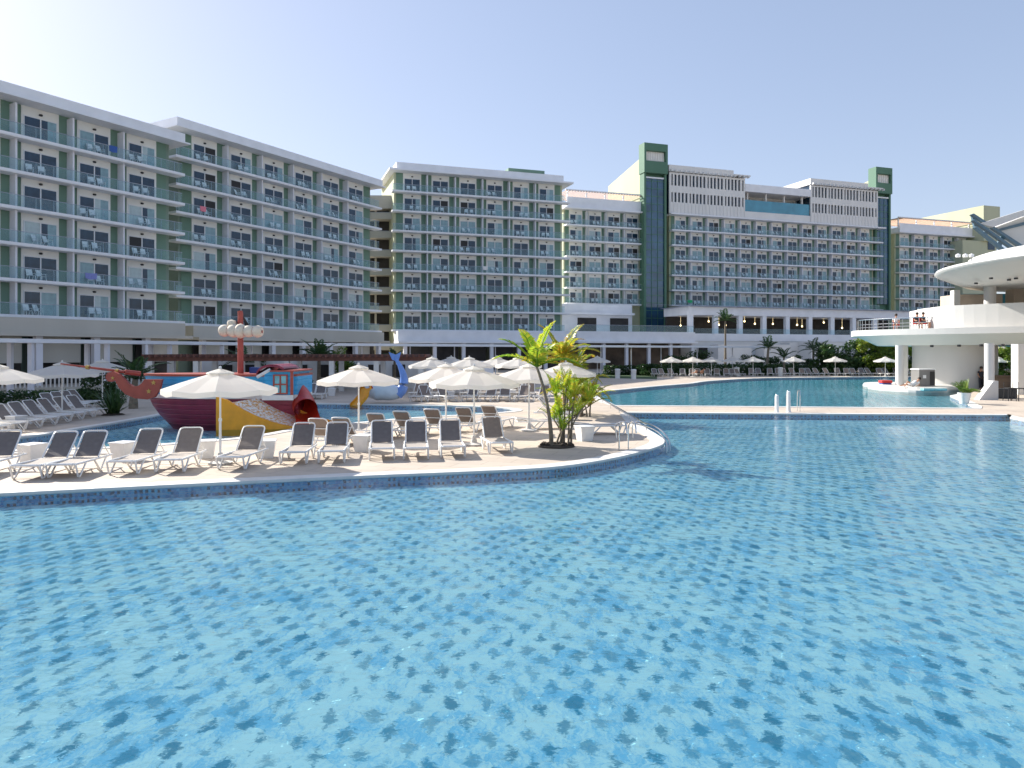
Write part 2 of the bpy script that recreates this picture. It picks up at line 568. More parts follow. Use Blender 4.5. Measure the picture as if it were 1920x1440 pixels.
def foam_slide():
    """water sheeting down the yellow slide: white foam patches over the yellow"""
    m, nt, b = nodes('slide_foam')
    tc = nt.nodes.new('ShaderNodeTexCoord')
    n = nt.nodes.new('ShaderNodeTexNoise')
    n.inputs['Scale'].default_value = 9
    n.inputs['Detail'].default_value = 8
    n.inputs['Roughness'].default_value = 0.7
    L(nt, tc.outputs['Object'], n.inputs[0])
    r = nt.nodes.new('ShaderNodeValToRGB')
    r.color_ramp.elements[0].position = 0.43
    r.color_ramp.elements[0].color = (0.74, 0.34, 0.04, 1)
    r.color_ramp.elements[1].position = 0.54
    r.color_ramp.elements[1].color = (0.88, 0.85, 0.80, 1)
    L(nt, n.outputs[0], r.inputs[0])
    L(nt, r.outputs[0], b.inputs['Base Color'])
    b.inputs['Roughness'].default_value = 0.3
    bp = nt.nodes.new('ShaderNodeBump')
    bp.inputs['Strength'].default_value = 0.6
    L(nt, n.outputs[0], bp.inputs['Height'])
    L(nt, bp.outputs[0], b.inputs['Normal'])
    M['slide_foam'] = m
foam_slide()

# ------------------------------------------------------------------ mesh helpers
class MB:
    def __init__(s):
        s.v, s.f, s.m = [], [], []
    def poly(s, pts, mi=0):
        i = len(s.v)
        s.v += [tuple(p) for p in pts]
        s.f.append(tuple(range(i, i + len(pts))))
        s.m.append(mi)
    def box(s, x0, y0, z0, x1, y1, z1, mi=0):
        i = len(s.v)
        s.v += [(x0, y0, z0), (x1, y0, z0), (x1, y1, z0), (x0, y1, z0), (x0, y0, z1), (x1, y0, z1), (x1, y1, z1), (x0, y1, z1)]
        for q in ((0, 3, 2, 1), (4, 5, 6, 7), (0, 1, 5, 4), (1, 2, 6, 5), (2, 3, 7, 6), (3, 0, 4, 7)):
            s.f.append(tuple(i + k for k in q))
            s.m.append(mi)
        return s
    def prism(s, poly, z0, z1, mi=0, holes=()):
        """2-D outline extruded along z; caps tessellated"""
        for z, flip in ((z1, False), (z0, True)):
            loops = [[Vector((p[0], p[1], 0)) for p in lp] for lp in [poly, *holes]]
            flat = [p for lp in loops for p in lp]
            i = len(s.v)
            s.v += [(p.x, p.y, z) for p in flat]
            for t in tessellate_polygon(loops):
                a, b_, c = (flat[k] for k in t)
                ccw = (b_ - a).cross(c - a).z > 0
                if ccw == flip:
                    t = t[::-1]
                s.f.append(tuple(i + k for k in t))
                s.m.append(mi)
        for lp in [poly, *holes]:
            n = len(lp)
            for k in range(n):
                p, q = lp[k], lp[(k + 1) % n]
                s.poly([(p[0], p[1], z0), (q[0], q[1], z0), (q[0], q[1], z1), (p[0], p[1], z1)], mi)
        return s
    def tube(s, pts, r, seg=6, mi=0, cap=True):
        pts = [Vector(p) for p in pts]
        rs = r if isinstance(r, (list, tuple)) else [r] * len(pts)
        rings = []
        ref = None
        for k, p in enumerate(pts):
            d = (pts[min(k + 1, len(pts) - 1)] - pts[max(k - 1, 0)])
            if d.length < 1e-9:
                d = Vector((0, 0, 1))
            d.normalize()
            if ref is None or abs(ref.dot(d)) > 0.98:
                ref = Vector((0, 0, 1)) if abs(d.z) < 0.9 else Vector((1, 0, 0))
            a = d.cross(ref).normalized()
            b_ = d.cross(a)
            i = len(s.v)
            for j in range(seg):
                t = 2 * math.pi * j / seg
                s.v.append(tuple(p + (a * math.cos(t) + b_ * math.sin(t)) * rs[k]))
            rings.append(i)
        for k in range(len(rings) - 1):
            for j in range(seg):
                j2 = (j + 1) % seg
                s.f.append((rings[k] + j, rings[k] + j2, rings[k + 1] + j2, rings[k + 1] + j))
                s.m.append(mi)
        if cap:
            s.f.append(tuple(rings[0] + j for j in range(seg)))
            s.f.append(tuple(rings[-1] + j for j in reversed(range(seg))))
            s.m += [mi, mi]
        return s
    def lathe(s, prof, seg=24, c=(0, 0, 0), mi=0, a0=0.0, sx=1.0):
        rings = []
        for r, z in prof:
            i = len(s.v)
            for j in range(seg):
                t = a0 + 2 * math.pi * j / seg
                s.v.append((c[0] + r * math.cos(t) * sx, c[1] + r * math.sin(t), c[2] + z))
            rings.append(i)
        for k in range(len(rings) - 1):
            for j in range(seg):
                j2 = (j + 1) % seg
                s.f.append((rings[k] + j, rings[k] + j2, rings[k + 1] + j2, rings[k + 1] + j))
                s.m.append(mi)
        for i, rv in ((rings[0], True), (rings[-1], False)):
            t = [i + j for j in range(seg)]
            s.f.append(tuple(reversed(t)) if rv else tuple(t))
            s.m.append(mi)
        return s
    def build(s, name, mats, parent=None, smooth=False, loc=None, bevel=0.0):
        me = bpy.data.meshes.new(name)
        me.from_pydata(s.v, [], s.f)
        mats = mats if isinstance(mats, (list, tuple)) else [mats]
        for k in mats:
            me.materials.append(M[k])
        if len(mats) > 1:
            me.polygons.foreach_set('material_index', s.m)
        if smooth:
            me.polygons.foreach_set('use_smooth', [True] * len(me.polygons))
            try:
                me.set_sharp_from_angle(angle=R(40))
            except Exception:
                pass
        me.update()
        o = bpy.data.objects.new(name, me)
        if loc:
            o.location = loc
        col.objects.link(o)
        if parent:
            o.parent = parent
        if bevel:
            bv = o.modifiers.new('bevel', 'BEVEL')
            bv.width = bevel
            bv.segments = 2
            bv.limit_method = 'ANGLE'
        return o

def tag(o, label=None, cat=None, group=None, kind=None):
    if label:
        o['label'] = label
    if cat:
        o['category'] = cat
    if group:
        o['group'] = group
    if kind:
        o['kind'] = kind
    return o
def empty(name, loc, rz=0.0, label=None, cat=None, group=None):
    o = bpy.data.objects.new(name, None)
    o.empty_display_size = 0.3
    o.location = loc
    o.rotation_euler = (0, 0, rz)
    col.objects.link(o)
    return tag(o, label, cat, group)
def share(o, parent, loc=None, rz=None):
    c = o.copy()
    col.objects.link(c)
    c.parent = parent
    if loc is not None:
        c.location = loc
    if rz is not None:
        c.rotation_euler = (0, 0, rz)
    return c
def copy_tree(o, parent=None):
    c = o.copy()
    col.objects.link(c)
    c.parent = parent
    for ch in list(o.children):
        copy_tree(ch, c)
    return c
def structure(o):
    o['kind'] = 'structure'
    return o
def smooth_loop(pts, n=4):
    out = []
    N = len(pts)
    for i in range(N):
        p0, p1, p2, p3 = (Vector(pts[(i + k) % N][:2]) for k in (-1, 0, 1, 2))
        for j in range(n):
            t = j / n
            q = 0.5 * ((2 * p1) + (p2 - p0) * t + (2 * p0 - 5 * p1 + 4 * p2 - p3) * t * t + (3 * p1 - p0 - 3 * p2 + p3) * t ** 3)
            out.append((q.x, q.y))
    return out
def smooth_line(pts, n=4):
    out = []
    N = len(pts)
    for i in range(N - 1):
        p0, p1, p2, p3 = (Vector(pts[min(max(i + k, 0), N - 1)]) for k in (-1, 0, 1, 2))
        for j in range(n):
            t = j / n
            out.append(0.5 * ((2 * p1) + (p2 - p0) * t + (2 * p0 - 5 * p1 + 4 * p2 - p3) * t * t + (3 * p1 - p0 - 3 * p2 + p3) * t ** 3))
    out.append(Vector(pts[-1]))
    return out
ORD = ['first', 'second', 'third', 'fourth', 'fifth', 'sixth', 'seventh', 'eighth', 'ninth', 'tenth', 'eleventh', 'twelfth', 'thirteenth', 'fourteenth']

# ------------------------------------------------------------------ ground, deck, pools
def offset_ribbon(loop, inner, outer, closed=True):
    """two offset copies of a loop (offsets to the left of its direction)"""
    n = len(loop)
    a, b = [], []
    for i in range(n):
        p = Vector(loop[i])
        d = (Vector(loop[(i + 1) % n]) - Vector(loop[i - 1])).normalized()
        nn = Vector((-d.y, d.x))
        a.append(p + nn * inner)
        b.append(p + nn * outer)
    return a, b
def ccw(loop):
    s = sum(loop[i][0] * loop[(i + 1) % len(loop)][1] - loop[(i + 1) % len(loop)][0] * loop[i][1] for i in range(len(loop)))
    return loop if s > 0 else loop[::-1]

pen = [gnd(*p)[:2] for p in ((1175, 774), (1200, 797), (1233, 818), (1243, 828), (1233, 837), (1190, 850), (1140, 861), (1080, 871),
                             (1000, 879), (850, 886), (700, 892), (400, 906), (0, 926))]
main_pool = [tuple(p[:2]) for p in smooth_line([(*p, 0) for p in pen], 4)]
main_pool += [(-14.5, 13.75), (-25, 10.8), (-40, 7), (-60, 5), (-60, -20), (26, -20), (25, 8), (22.2, 22), (21.7, 30.6), (22.0, 32.2), (22.9, 33.5)]
main_pool = ccw(main_pool)
far_core = [gnd(*p)[:2] for p in ((1153, 760.3), (1112, 741), (1107, 738), (1118, 735), (1171, 730), (1233, 724), (1296, 719), (1329, 714.5), (1412, 709.5), (1496, 708), (1600, 707))]
far_pool = [tuple(p[:2]) for p in smooth_line([(*p, 0) for p in far_core], 3)]
far_pool += [(47, 86), (72, 88), (72, 74), (56, 68), (43, 66.5), (38, 62), (36, 58), (34, 54.5), (31.4, 51), (29, 48.3), (26.4, 42.7), (24.6, 39), (23.9, 37.6)]
far_pool = ccw(far_pool)
kid_pool = ccw(smooth_loop([(-18.6, 20.6), (-15.3, 21.4), (-12.3, 22.2), (-10.7, 23.2), (-9.1, 24.8), (-8.3, 27.2), (-7.9, 29.4), (-6.5, 29.8), (-4.6, 32), (-1.0, 34.6), (0.2, 36.3),
                            (-0.9, 38.1), (-4.1, 39.4), (-11.2, 41), (-15.7, 40.2), (-16.3, 36), (-16.2, 31.3), (-16.7, 24.5), (-18.4, 22.4)], 4))
WZ, FZ = -0.035, -0.27
g = MB()
g.poly([(-3000, -1500, -0.95), (3000, -1500, -0.95), (3000, 4500, -0.95), (-3000, 4500, -0.95)])
structure(g.build('ground', 'ground_earth'))
d = MB()
d.prism([(-400, -120), (400, -120), (400, 500), (-400, 500)], -0.9, 0.0, 0, holes=[main_pool, far_pool, kid_pool])
structure(d.build('pool_deck', 'deck_stone'))
for lp, wl in ((main_pool, 0.42), (far_pool, 0.42), (kid_pool, 0.34)):
    inn, out = offset_ribbon(lp, 0.05, -wl)       # lp is counter-clockwise: positive = into the pool
    c = MB()
    n = len(lp)
    for i in range(n):
        k = (i + 1) % n
        a, b_, p, q = inn[i], inn[k], out[i], out[k]
        c.poly([(p.x, p.y, 0.022), (q.x, q.y, 0.022), (b_.x, b_.y, 0.022), (a.x, a.y, 0.022)])
        c.poly([(a.x, a.y, 0.022), (b_.x, b_.y, 0.022), (b_.x, b_.y, -0.05), (a.x, a.y, -0.05)])
        c.poly([(q.x, q.y, 0.022), (p.x, p.y, 0.022), (p.x, p.y, 0.0), (q.x, q.y, 0.0)])
    structure(c.build('pool_kerb', 'coping_white'))
    w = MB()
    wi, _ = offset_ribbon(lp, 0.02, 0)
    for i in range(n):
        a, b_ = wi[i], wi[(i + 1) % n]
        w.poly([(a.x, a.y, -0.05), (b_.x, b_.y, -0.05), (b_.x, b_.y, FZ), (a.x, a.y, FZ)])
    structure(w.build('pool_wall', 'wall_mosaic'))
    for nm, z, mt in (('pool_floor', FZ, 'teal_mosaic_ripple_light' if lp is far_pool else 'pool_mosaic_ripple_light'), ('water', WZ, 'pool_water')):
        s = MB()
        loop = [Vector((p[0], p[1], 0)) for p in lp]
        s.v = [(p.x, p.y, z) for p in loop]
        for t in tessellate_polygon([loop]):
            a, b_, c_ = (loop[k] for k in t)
            if (b_ - a).cross(c_ - a).z < 0:
                t = t[::-1]
            s.f.append(tuple(t))
            s.m.append(0)
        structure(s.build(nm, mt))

lawn = MB()
lawn.poly([(atx(1120, 82), 82, 0.004), (atx(1232, 78), 78, 0.004), (atx(1232, 100), 100, 0.004), (atx(1100, 100), 100, 0.004)])
mat('lawn_green', (0.035, 0.075, 0.022), 0.95, 0.3, 1.5, bump=0.3)
structure(lawn.build('lawn', 'lawn_green'))
# ------------------------------------------------------------------ hotel wings
D1 = Vector((790, 1370)).normalized()      # direction of the two left wings
D3 = Vector((4040, 1370)).normalized()     # direction of the centre and right wings
def on_line(p0, u, px):
    """distance along the plan line p0 + s*u at which photo column px is met"""
    k = (px - HX) / F
    return (k * p0[1] - p0[0]) / (u[0] - k * u[1])

FH = 3.1
SLAB = 0.26
def door_meshes():
    f = MB()
    W, H = 2.62, 2.2
    for x in (0.0, W / 2 - 0.05, W - 0.08):
        f.box(x, -0.05, 0.0, x + (0.08 if x != W / 2 - 0.05 else 0.10), 0.0, H)
    for xa, xb in ((0.08, W / 2 - 0.05), (W / 2 + 0.05, W - 0.08)):
        f.box(xa, -0.05, H - 0.09, xb, 0.0, H)
        f.box(xa, -0.05, 0.0, xb, 0.0, 0.07)
    fo = f.build('balcony_door', 'frame_white')
    panes = []
    kinds = ['glass_dark', 'curtain', 'curtain_pale', 'glass_open']
    for a, b_, split in ((0, 0, 0), (0, 1, 0), (1, 0, 0), (0, 0, 1), (1, 1, 0), (3, 0, 0), (0, 3, 0), (0, 2, 1), (2, 0, 1)):
        p = MB()
        p.poly([(0.08, -0.02, 0.07), (W / 2 - 0.05, -0.02, 0.07), (W / 2 - 0.05, -0.02, H - 0.09), (0.08, -0.02, H - 0.09)], a)
        x0 = W / 2 + 0.05
        if split:                                   # curtain drawn over half of the second leaf
            xm = x0 + 0.5
            p.poly([(x0, -0.02, 0.07), (xm, -0.02, 0.07), (xm, -0.02, H - 0.09), (x0, -0.02, H - 0.09)], b_)
            p.poly([(xm, -0.02, 0.07), (W - 0.08, -0.02, 0.07), (W - 0.08, -0.02, H - 0.09), (xm, -0.02, H - 0.09)], 1)
        else:
            p.poly([(x0, -0.02, 0.07), (W - 0.08, -0.02, 0.07), (W - 0.08, -0.02, H - 0.09), (x0, -0.02, H - 0.09)], b_)
        panes.append(p.build('pane', kinds))
    return fo, panes
DOOR, PANES = door_meshes()
lm = MB()
lm.lathe([(0.0, 0.09), (0.14, 0.07), (0.17, 0.0), (0.13, -0.08), (0.0, -0.10)], 10)
LAMP = lm.build('wall_lamp', 'lamp_black', smooth=True)
pm = MB()
pm.box(-0.08, 0, 0, 0.08, 0.98, FH - SLAB)
PART = pm.build('partition', 'partition_white')
PROTO = [DOOR, LAMP, PART, *PANES]

def chair_mesh():
    c = MB()
    for x in (-0.24, 0.24):
        c.tube([(x, -0.30, 0.0), (x, -0.24, 0.42), (x, 0.20, 0.40), (x, 0.42, 0.98)], 0.022, 5)
        c.tube([(x, 0.34, 0.0), (x, 0.10, 0.41)], 0.022, 5)
        c.tube([(x, -0.25, 0.62), (x, 0.27, 0.62)], 0.025, 5)
        c.tube([(x, -0.25, 0.62), (x, -0.24, 0.42)], 0.02, 5)
    c.poly([(-0.23, -0.26, 0.425), (0.23, -0.26, 0.425), (0.23, 0.20, 0.405), (-0.23, 0.20, 0.405)])
    c.poly([(-0.23, 0.20, 0.405), (0.23, 0.20, 0.405), (0.23, 0.42, 0.98), (-0.23, 0.42, 0.98)])
    c.tube([(-0.24, 0.42, 0.98), (0.24, 0.42, 0.98)], 0.022, 5)
    return c
CH = chair_mesh()
CHAIR = CH.build('balcony_chair', 'chair_white')
PROTO.append(CHAIR)
far_chairs = []

def wing(name, label, phrase, p0, u, length, n, floors, z0, depth=14, bays=None, wp=3.0, start=0.7, overhang=1.2, overhang_l=0.0,
         roof='fascia', chairs=True, chair_p=0.75, bay_from=0, chair_bays=None, body='pale_green_render', rail_end=1.0):
    a = math.atan2(u[1], u[0])
    root = empty(name, (p0[0], p0[1], 0), a, label, 'hotel wing', 'wings of the hotel')
    z1 = z0 + FH * floors
    b_ = MB()
    b_.box(0, 1.5, 0, length, depth, z1)
    b_.build('wall', body, root)
    per = (length - 2 * start) / n
    gm = MB()
    wmesh = MB()
    rnd = random.Random(sum(map(ord, label)))
    pf = MB()
    for i in range(n + 1):                                   # green recess strips between the white panels, full height
        xa = start + per * i - (per - wp) / 2 if i else 0.35
        xb = start + per * i + (per - wp) / 2 if i < n else length - 0.35
        MB().box(xa, 1.44, z0 - SLAB, xb, 1.497, z1 - 0.06).build('green_wall', 'sage_render', root)
    for i in range(n):
        xa = start + per * i + (per - wp) / 2
        MB().box(xa + 0.003, 1.36, z0 - SLAB, xa + wp - 0.003, 1.495, z1 - 0.06).build('facade_panel', 'cream_panel', root)
    for k in range(floors):
        zb = z0 + FH * k
        s = MB()
        x0, x1 = -overhang_l, length + overhang
        s.prism([(x0, 0.0), (x1, 0.0), (x1, 1.35), (x0, 1.35)], zb - SLAB, zb)
        s.box(x0, -0.05, zb - SLAB + 0.05, x1, -0.001, zb + 0.02)
        bal = s.build('balcony', 'slab_white', root)
        r = MB()
        r.box(x0 + 0.1, 0.10, zb + 0.06, x1 - rail_end, 0.125, zb + 1.0)
        r.build('railing', 'railing_glass', bal)
        h = MB()
        h.box(x0 + 0.08, 0.085, zb + 1.0, x1 - rail_end + 0.02, 0.14, zb + 1.045)
        for j in range(int((x1 - x0) / 1.5) + 1):
            xp = x0 + 0.15 + j * 1.5
            if xp < x1 - rail_end:
                h.box(xp, 0.128, zb, xp + 0.04, 0.155, zb + 1.0)
        h.build('handrail', 'grey_metal_roof', bal)
        for i in range(n):
            xa = start + per * i + (per - wp) / 2
            dr = share(DOOR, root, (xa + 0.16, 1.357, zb + 0.03))
            dr.scale = ((wp - 0.32) / 2.62, 1, 1)
            share(rnd.choices(PANES, [7, 3, 3, 4, 2, 1.5, 1.5, 2, 2])[0], dr)
            share(LAMP, root, (xa + wp / 2, 1.30, zb + 2.54))
            if i < n - 1:
                share(PART, root, (start + per * (i + 1), 0.46, zb))
            if chairs and rnd.random() < chair_p:
                off = rnd.uniform(0.2, 1.3)
                for q in range(2):
                    lx, rz = xa + off + q * rnd.uniform(0.85, 1.0), rnd.uniform(-0.5, 0.5)
                    m4 = root.matrix_basis @ Matrix.Translation((lx, 0.72, zb + 0.02)) @ Matrix.Rotation(rz, 4, 'Z')
                    if chairs == 'each':
                        c = CHAIR.copy()
                        col.objects.link(c)
                        c.matrix_basis = m4
                        tag(c, f'{("left", "right")[q]} of two white chairs, {ORD[i]} bay from left, {ORD[k]} balcony up, {phrase}', 'chair', 'white chairs on the hotel balconies')
                    else:
                        far_chairs.append(m4)
    rf = MB()
    if roof == 'fascia':
        rf.box(-overhang_l - 0.3, -0.55, z1 - 0.05, length + overhang + 0.3, depth, z1 + 0.10)
        rf.box(-overhang_l - 0.1, -0.35, z1 + 0.10, length + overhang - 0.2, depth - 0.2, z1 + 1.0)
    else:
        rf.box(-overhang_l - 0.5, -0.5, z1 - 0.05, length + overhang + 0.4, depth, z1 + 0.22)
        rf.box(0.2, 0.3, z1 + 0.22, length - 0.2, depth - 0.3, z1 + 1.35)
    rf.build('roof', 'slab_white', root)
    return root, z1, per

# the two wings on the left
S1 = Vector((-34.9, 75.8))
l1 = on_line(S1, D1, -420)
p1 = S1 + D1 * l1
end1 = on_line(S1, D1, 309)
b1w = on_line(S1, D1, 231) - on_line(S1, D1, 130)
len1 = end1 - l1
len1 += 1.5
n1 = round(len1 / 5.05)
w1, z1top, _ = wing('hotel_wing', 'white six-storey wing with green recesses and glass balconies, leftmost in the photo', 'leftmost wing', p1, D1, len1, n1, 6, 6.1,
                 overhang=0.8, start=0.7, wp=3.2, rail_end=0.25, body='sage_pale', chairs='each', chair_p=0.9)
S2 = Vector((-36.4, 81.7))
end2 = on_line(S2, D1, 690) + 2.2
w2, z2top, _ = wing('hotel_wing', 'white seven-storey wing standing just behind the leftmost one', 'second wing', tuple(S2), D1, end2, 6, 7, 6.1,
                 overhang=0.9, overhang_l=1.3, start=0.8, wp=3.4, rail_end=0.5, body='sage_pale', chairs='each', chair_p=0.9)
S3 = Vector((-18.1, 113.5))
end3 = on_line(S3, D3, 1055) + 0.5
w3, z3top, _ = wing('hotel_wing', 'white eight-storey wing in the centre with small green box on its roof', 'centre wing', tuple(S3), D3, end3, 6, 8, 6.4,
                 overhang=0.9, overhang_l=0.5, start=0.6, wp=2.9, roof='slab', chairs='each', chair_p=0.8)
S4 = Vector((atx(1062, 143.5), 143.5))
end4 = on_line(S4, D3, 1210) + 0.3
w4, z4top, _ = wing('hotel_wing', 'recessed six-storey wing with roof pergola, between centre wing and green lift tower', 'recessed wing', tuple(S4), D3, end4, 4, 6, 12.6,
                 overhang=0.2, start=0.5, wp=2.9, roof='slab', chairs='each', chair_p=0.8)
S5 = Vector((atx(1262, 150), 150))
end5 = on_line(S5, D3, 1640) + 1.0
w5, z5top, per5 = wing('hotel_wing', 'long six-storey wing with white finned storeys on top, between two green towers', 'long wing', tuple(S5), D3, end5, 13, 6, 12.6,
                 overhang=1.5, overhang_l=0.2, start=0.5, wp=2.7, roof='slab', chairs=True, chair_p=0.8)
S6 = Vector((atx(1687, 173), 173))
end6 = on_line(S6, D3, 1828)
w6, z6top, _ = wing('hotel_wing', 'six-storey wing at far right beyond the smaller green tower, pergola on its roof', 'far right wing', tuple(S6), D3, end6, 5, 6, 12.6,
                 overhang=0.2, start=0.5, wp=2.9, roof='slab', chairs=True, chair_p=0.6)
for o in PROTO:
    bpy.data.objects.remove(o)
fc = MB()
for m4 in far_chairs:
    i = len(fc.v)
    fc.v += [tuple(m4 @ Vector(v)) for v in CH.v]
    fc.f += [tuple(i + k for k in f) for f in CH.f]
    fc.m += CH.m
tag(fc.build('balcony_chairs', 'chair_white'), 'white chairs set out on the balconies of the two wings farthest right', 'chairs', None, 'stuff')

# lower storeys of the left wings
def podium(root, length, zt, y=-1.2, colw=0.55, step=5.0, wallmat='beige_render', x0=0.0, awn=True):
    m = MB()
    m.box(x0, y, 4.55, length, 1.49, zt - SLAB - 0.01)
    m.box(x0 - 0.1, y - 1.1, 4.25, length + 0.1, 1.49, 4.545)
    m.build('podium_fascia', wallmat, root)
    i = 0
    x = x0 + 0.8
    while x < length - colw:
        c = MB()
        c.box(x, y - 0.4, 0, x + colw, y + 0.15, 4.245)
        c.build('column', 'partition_white', root)
        if awn:
            s = MB()
            s.box(x + colw + 0.5, y + 0.9, 1.95, min(x + step - 0.5, length), y + 1.0, 4.24)
            s.build('blind', 'beige_render', root)
        g_ = MB()
        g_.box(x + colw + 0.02, y + 2.0, 0.05, min(x + step - 0.02, length), y + 2.05, 4.2)
        g_.build('shopfront', 'interior_dark', root)
        x += step
podium(w1, len1, 6.1)
podium(w2, end2, 6.1)
podium(w3, end3, 6.4, y=-2.2, step=4.6, wallmat='slab_white', awn=False)
bx = MB()
bx.box(19.5, 3, z3top + 1.2, 26, 8, z3top + 2.6)
bx.build('rooftop_box', 'sage_render', w3)

# rooftop pergolas on the two lower wings
def roof_pergola(root, length, z1):
    m = MB()
    m.box(0, 0.3, z1 + 3.6, length, 0.6, z1 + 3.85)
    m.box(0, 9.2, z1 + 3.6, length, 9.5, z1 + 3.85)
    for x in [0.6 + k * (length - 1.4) / 4 for k in range(5)]:
        m.box(x, 1.0, z1 + 1.35, x + 0.25, 1.25, z1 + 3.6)
        m.box(x, 8.6, z1 + 1.35, x + 0.25, 8.85, z1 + 3.6)
    k = 0.2
    while k < length:
        m.box(k, 0.05, z1 + 3.45, k + 0.12, 9.6, z1 + 3.6 - 0.002, 1)
        k += 0.6
    m.build('roof_pergola', ['slab_white', 'terracotta_soffit'], root)
    p = MB()
    p.box(length * 0.55, 9.6, z1 + 1.36, length - 0.3, 9.9, z1 + 3.4)
    p.build('rooftop_wall', 'terracotta_soffit', root)
    q = MB()
    q.box(0.2, 0.16, z1 - 0.02 + 0.25, length - 0.2, 0.29, z1 + 2.3)
    q.build('parapet', 'slab_white', root)
roof_pergola(w4, end4, z4top)
roof_pergola(w6, end6, z6top)

# finned storeys on top of the long wing
zt = z5top + 0.22
sA = on_line(S5, D3, 1255)
sB = on_line(S5, D3, 1397)
sC = on_line(S5, D3, 1520)
sD = on_line(S5, D3, 1646)
def fins(x0, x1, z0, rows, ztop, roofover=1.0):
    g_ = MB()
    g_.box(x0 + 0.1, 0.35, z0, x1 - 0.1, 12, ztop - 0.35)
    g_.build('dark_glazing', 'glass_dark', w5)
    f = MB()
    edges = [z0] + [e for r_ in rows for e in r_] + [ztop - 0.5]
    for a_, b_ in zip(edges[0::2], edges[1::2]):
        f.box(x0, 0.0, a_, x1, 0.30, b_)
    n = int((x1 - x0) / 0.86)
    for a_, b_ in rows:
        for k in range(n + 1):
            x = x0 + k * (x1 - x0 - 0.34) / n
            wid = 0.36 if k % 5 else 0.5
            f.box(x, 0.0, a_, min(x + wid, x1), 0.30, b_)
    for k in range(n + 1):
        x = x0 + k * (x1 - x0 - 0.34) / n
        f.box(x + 0.12, -0.08, z0 + 0.1, x + 0.20, -0.002, z0 + 2.2)
    f.build('fin_screen', 'white_render', w5)
    t = MB()
    t.box(x0 - 0.2, -0.2, ztop - 0.35, x1 - roofover * 3, 12, ztop + 0.95)
    k = x0
    while k < x1 + roofover:
        t.box(k, -0.9, ztop - 0.5, k + 0.18, -0.21, ztop - 0.1)
        k += 1.1
    t.box(x1 - roofover * 3 + 0.002, -0.6, ztop - 0.1, x1 + roofover, 8, ztop + 0.12)
    t.build('roof_canopy', 'white_render', w5)
H = 8.9
fins(sA, sB, zt, [(zt + 2.3, zt + 4.3), (zt + 5.7, zt + 8.0)], zt + H)
fins(sC, sD, zt, [(zt + 2.3, zt + 4.3), (zt + 5.7, zt + 8.0)], zt + H - 0.1)
m = MB()
m.box(sB + 0.01, 0.1, zt, sC - 0.01, 12, zt + 1.5)
m.box(sB + 0.3, 4.5, zt + 1.5, sC - 0.3, 5, zt + 6)
m.build('upper_parapet', 'white_render', w5)
m = MB()
m.box(sB + 0.1, 0.3, zt + 1.5, sC - 0.1, 0.36, zt + 4.0)
m.build('terrace_glass', 'teal_glass', w5)
m = MB()
m.box(sB + 0.01, -0.1, zt + 5.7, sC - 0.01, 8, zt + 7.3)
m.build('terrace_roof', 'slab_white', w5)
for k in range(4):
    c = MB()
    x = sB + 1.2 + k * (sC - sB - 2.8) / 3
    c.box(x, 1.0, zt + 1.5, x + 0.35, 1.35, zt + 5.7)
    c.build('terrace_post', 'white_render', w5)

# green lift towers
def tower(label, pxa, pxb, Y, ztop, glass_lo, glass_hi, back):
    X0 = atx(pxa, Y)
    a = math.atan2(D3[1], D3[0])
    ln = on_line((X0, Y), D3, pxb)
    root = empty('lift_tower', (X0, Y, 0), a, label, 'tower', 'green lift towers')
    m = MB()
    m.box(0, 0.25, 0, 0.45, 2.1, ztop - 6)
    m.box(ln - 0.45, 0.25, 0, ln, 2.1, ztop - 6)
    m.box(0.45, 1.2, 0, ln - 0.45, 2.0, ztop - 6)
    m.build('shaft', 'tower_green', root)
    g_ = MB()
    g_.box(0.46, 0.6, glass_lo, ln - 0.46, 1.19, glass_hi)
    g_.build('curtain_wall', 'tower_glass', root)
    f = MB()
    z = glass_lo + 1.2
    while z < glass_hi:
        f.box(0.46, 0.54, z, ln - 0.46, 0.598, z + 0.1)
        z += 1.55
    for t in (0.33, 0.66):
        f.box(0.46 + (ln - 0.92) * t - 0.04, 0.50, glass_lo, 0.46 + (ln - 0.92) * t + 0.04, 0.538, glass_hi)
    f.build('mullion', 'dark_green_panel', root)
    w = MB()
    w.box(0.5, 0.4, glass_hi + 0.3, ln - 0.5, 1.19, ztop - 7)
    w.build('white_panel', 'slab_white', root)
    b_ = MB()
    b_.box(-0.15, -0.1, ztop - 5.99, ln + 0.1, 2.2, ztop - 3.6)
    b_.box(-0.15, -0.1, ztop - 1.5, ln + 0.1, 2.2, ztop)
    for x in (-0.15, ln - 0.35):
        b_.box(x, -0.1, ztop - 3.6, x + 0.45, 2.2, ztop - 1.5)
    b_.build('tower_head', 'tower_green', root)
    n_ = MB()
    n_.box(0.35, 0.6, ztop - 3.55, ln - 0.4, 0.7, ztop - 1.55)
    k = 0.5
    while k < ln - 0.5:
        n_.box(k, 0.45, ztop - 3.5, k + 0.2, 0.595, ztop - 1.6)
        k += 0.55
    n_.build('louvre_window', 'cream_panel', root)
    if back:
        bk = MB()
        y0, y1, za, zb = 2.21, 17, ztop - 2.6, ztop - 5.2
        x0, x1 = 0.2, ln - 0.1
        bk.poly([(x0, y0, 0), (x0, y0, za), (x0, y1, zb), (x0, y1, 0)])
        bk.poly([(x1, y0, 0), (x1, y1, 0), (x1, y1, zb), (x1, y0, za)])
        bk.poly([(x0, y0, za), (x1, y0, za), (x1, y1, zb), (x0, y1, zb)])
        bk.poly([(x0, y0, 0), (x1, y0, 0), (x1, y0, za), (x0, y0, za)])
        bk.poly([(x0, y1, 0), (x0, y1, zb), (x1, y1, zb), (x1, y1, 0)])
        bk.build('stair_wing', 'pale_green_render', root)
    return root
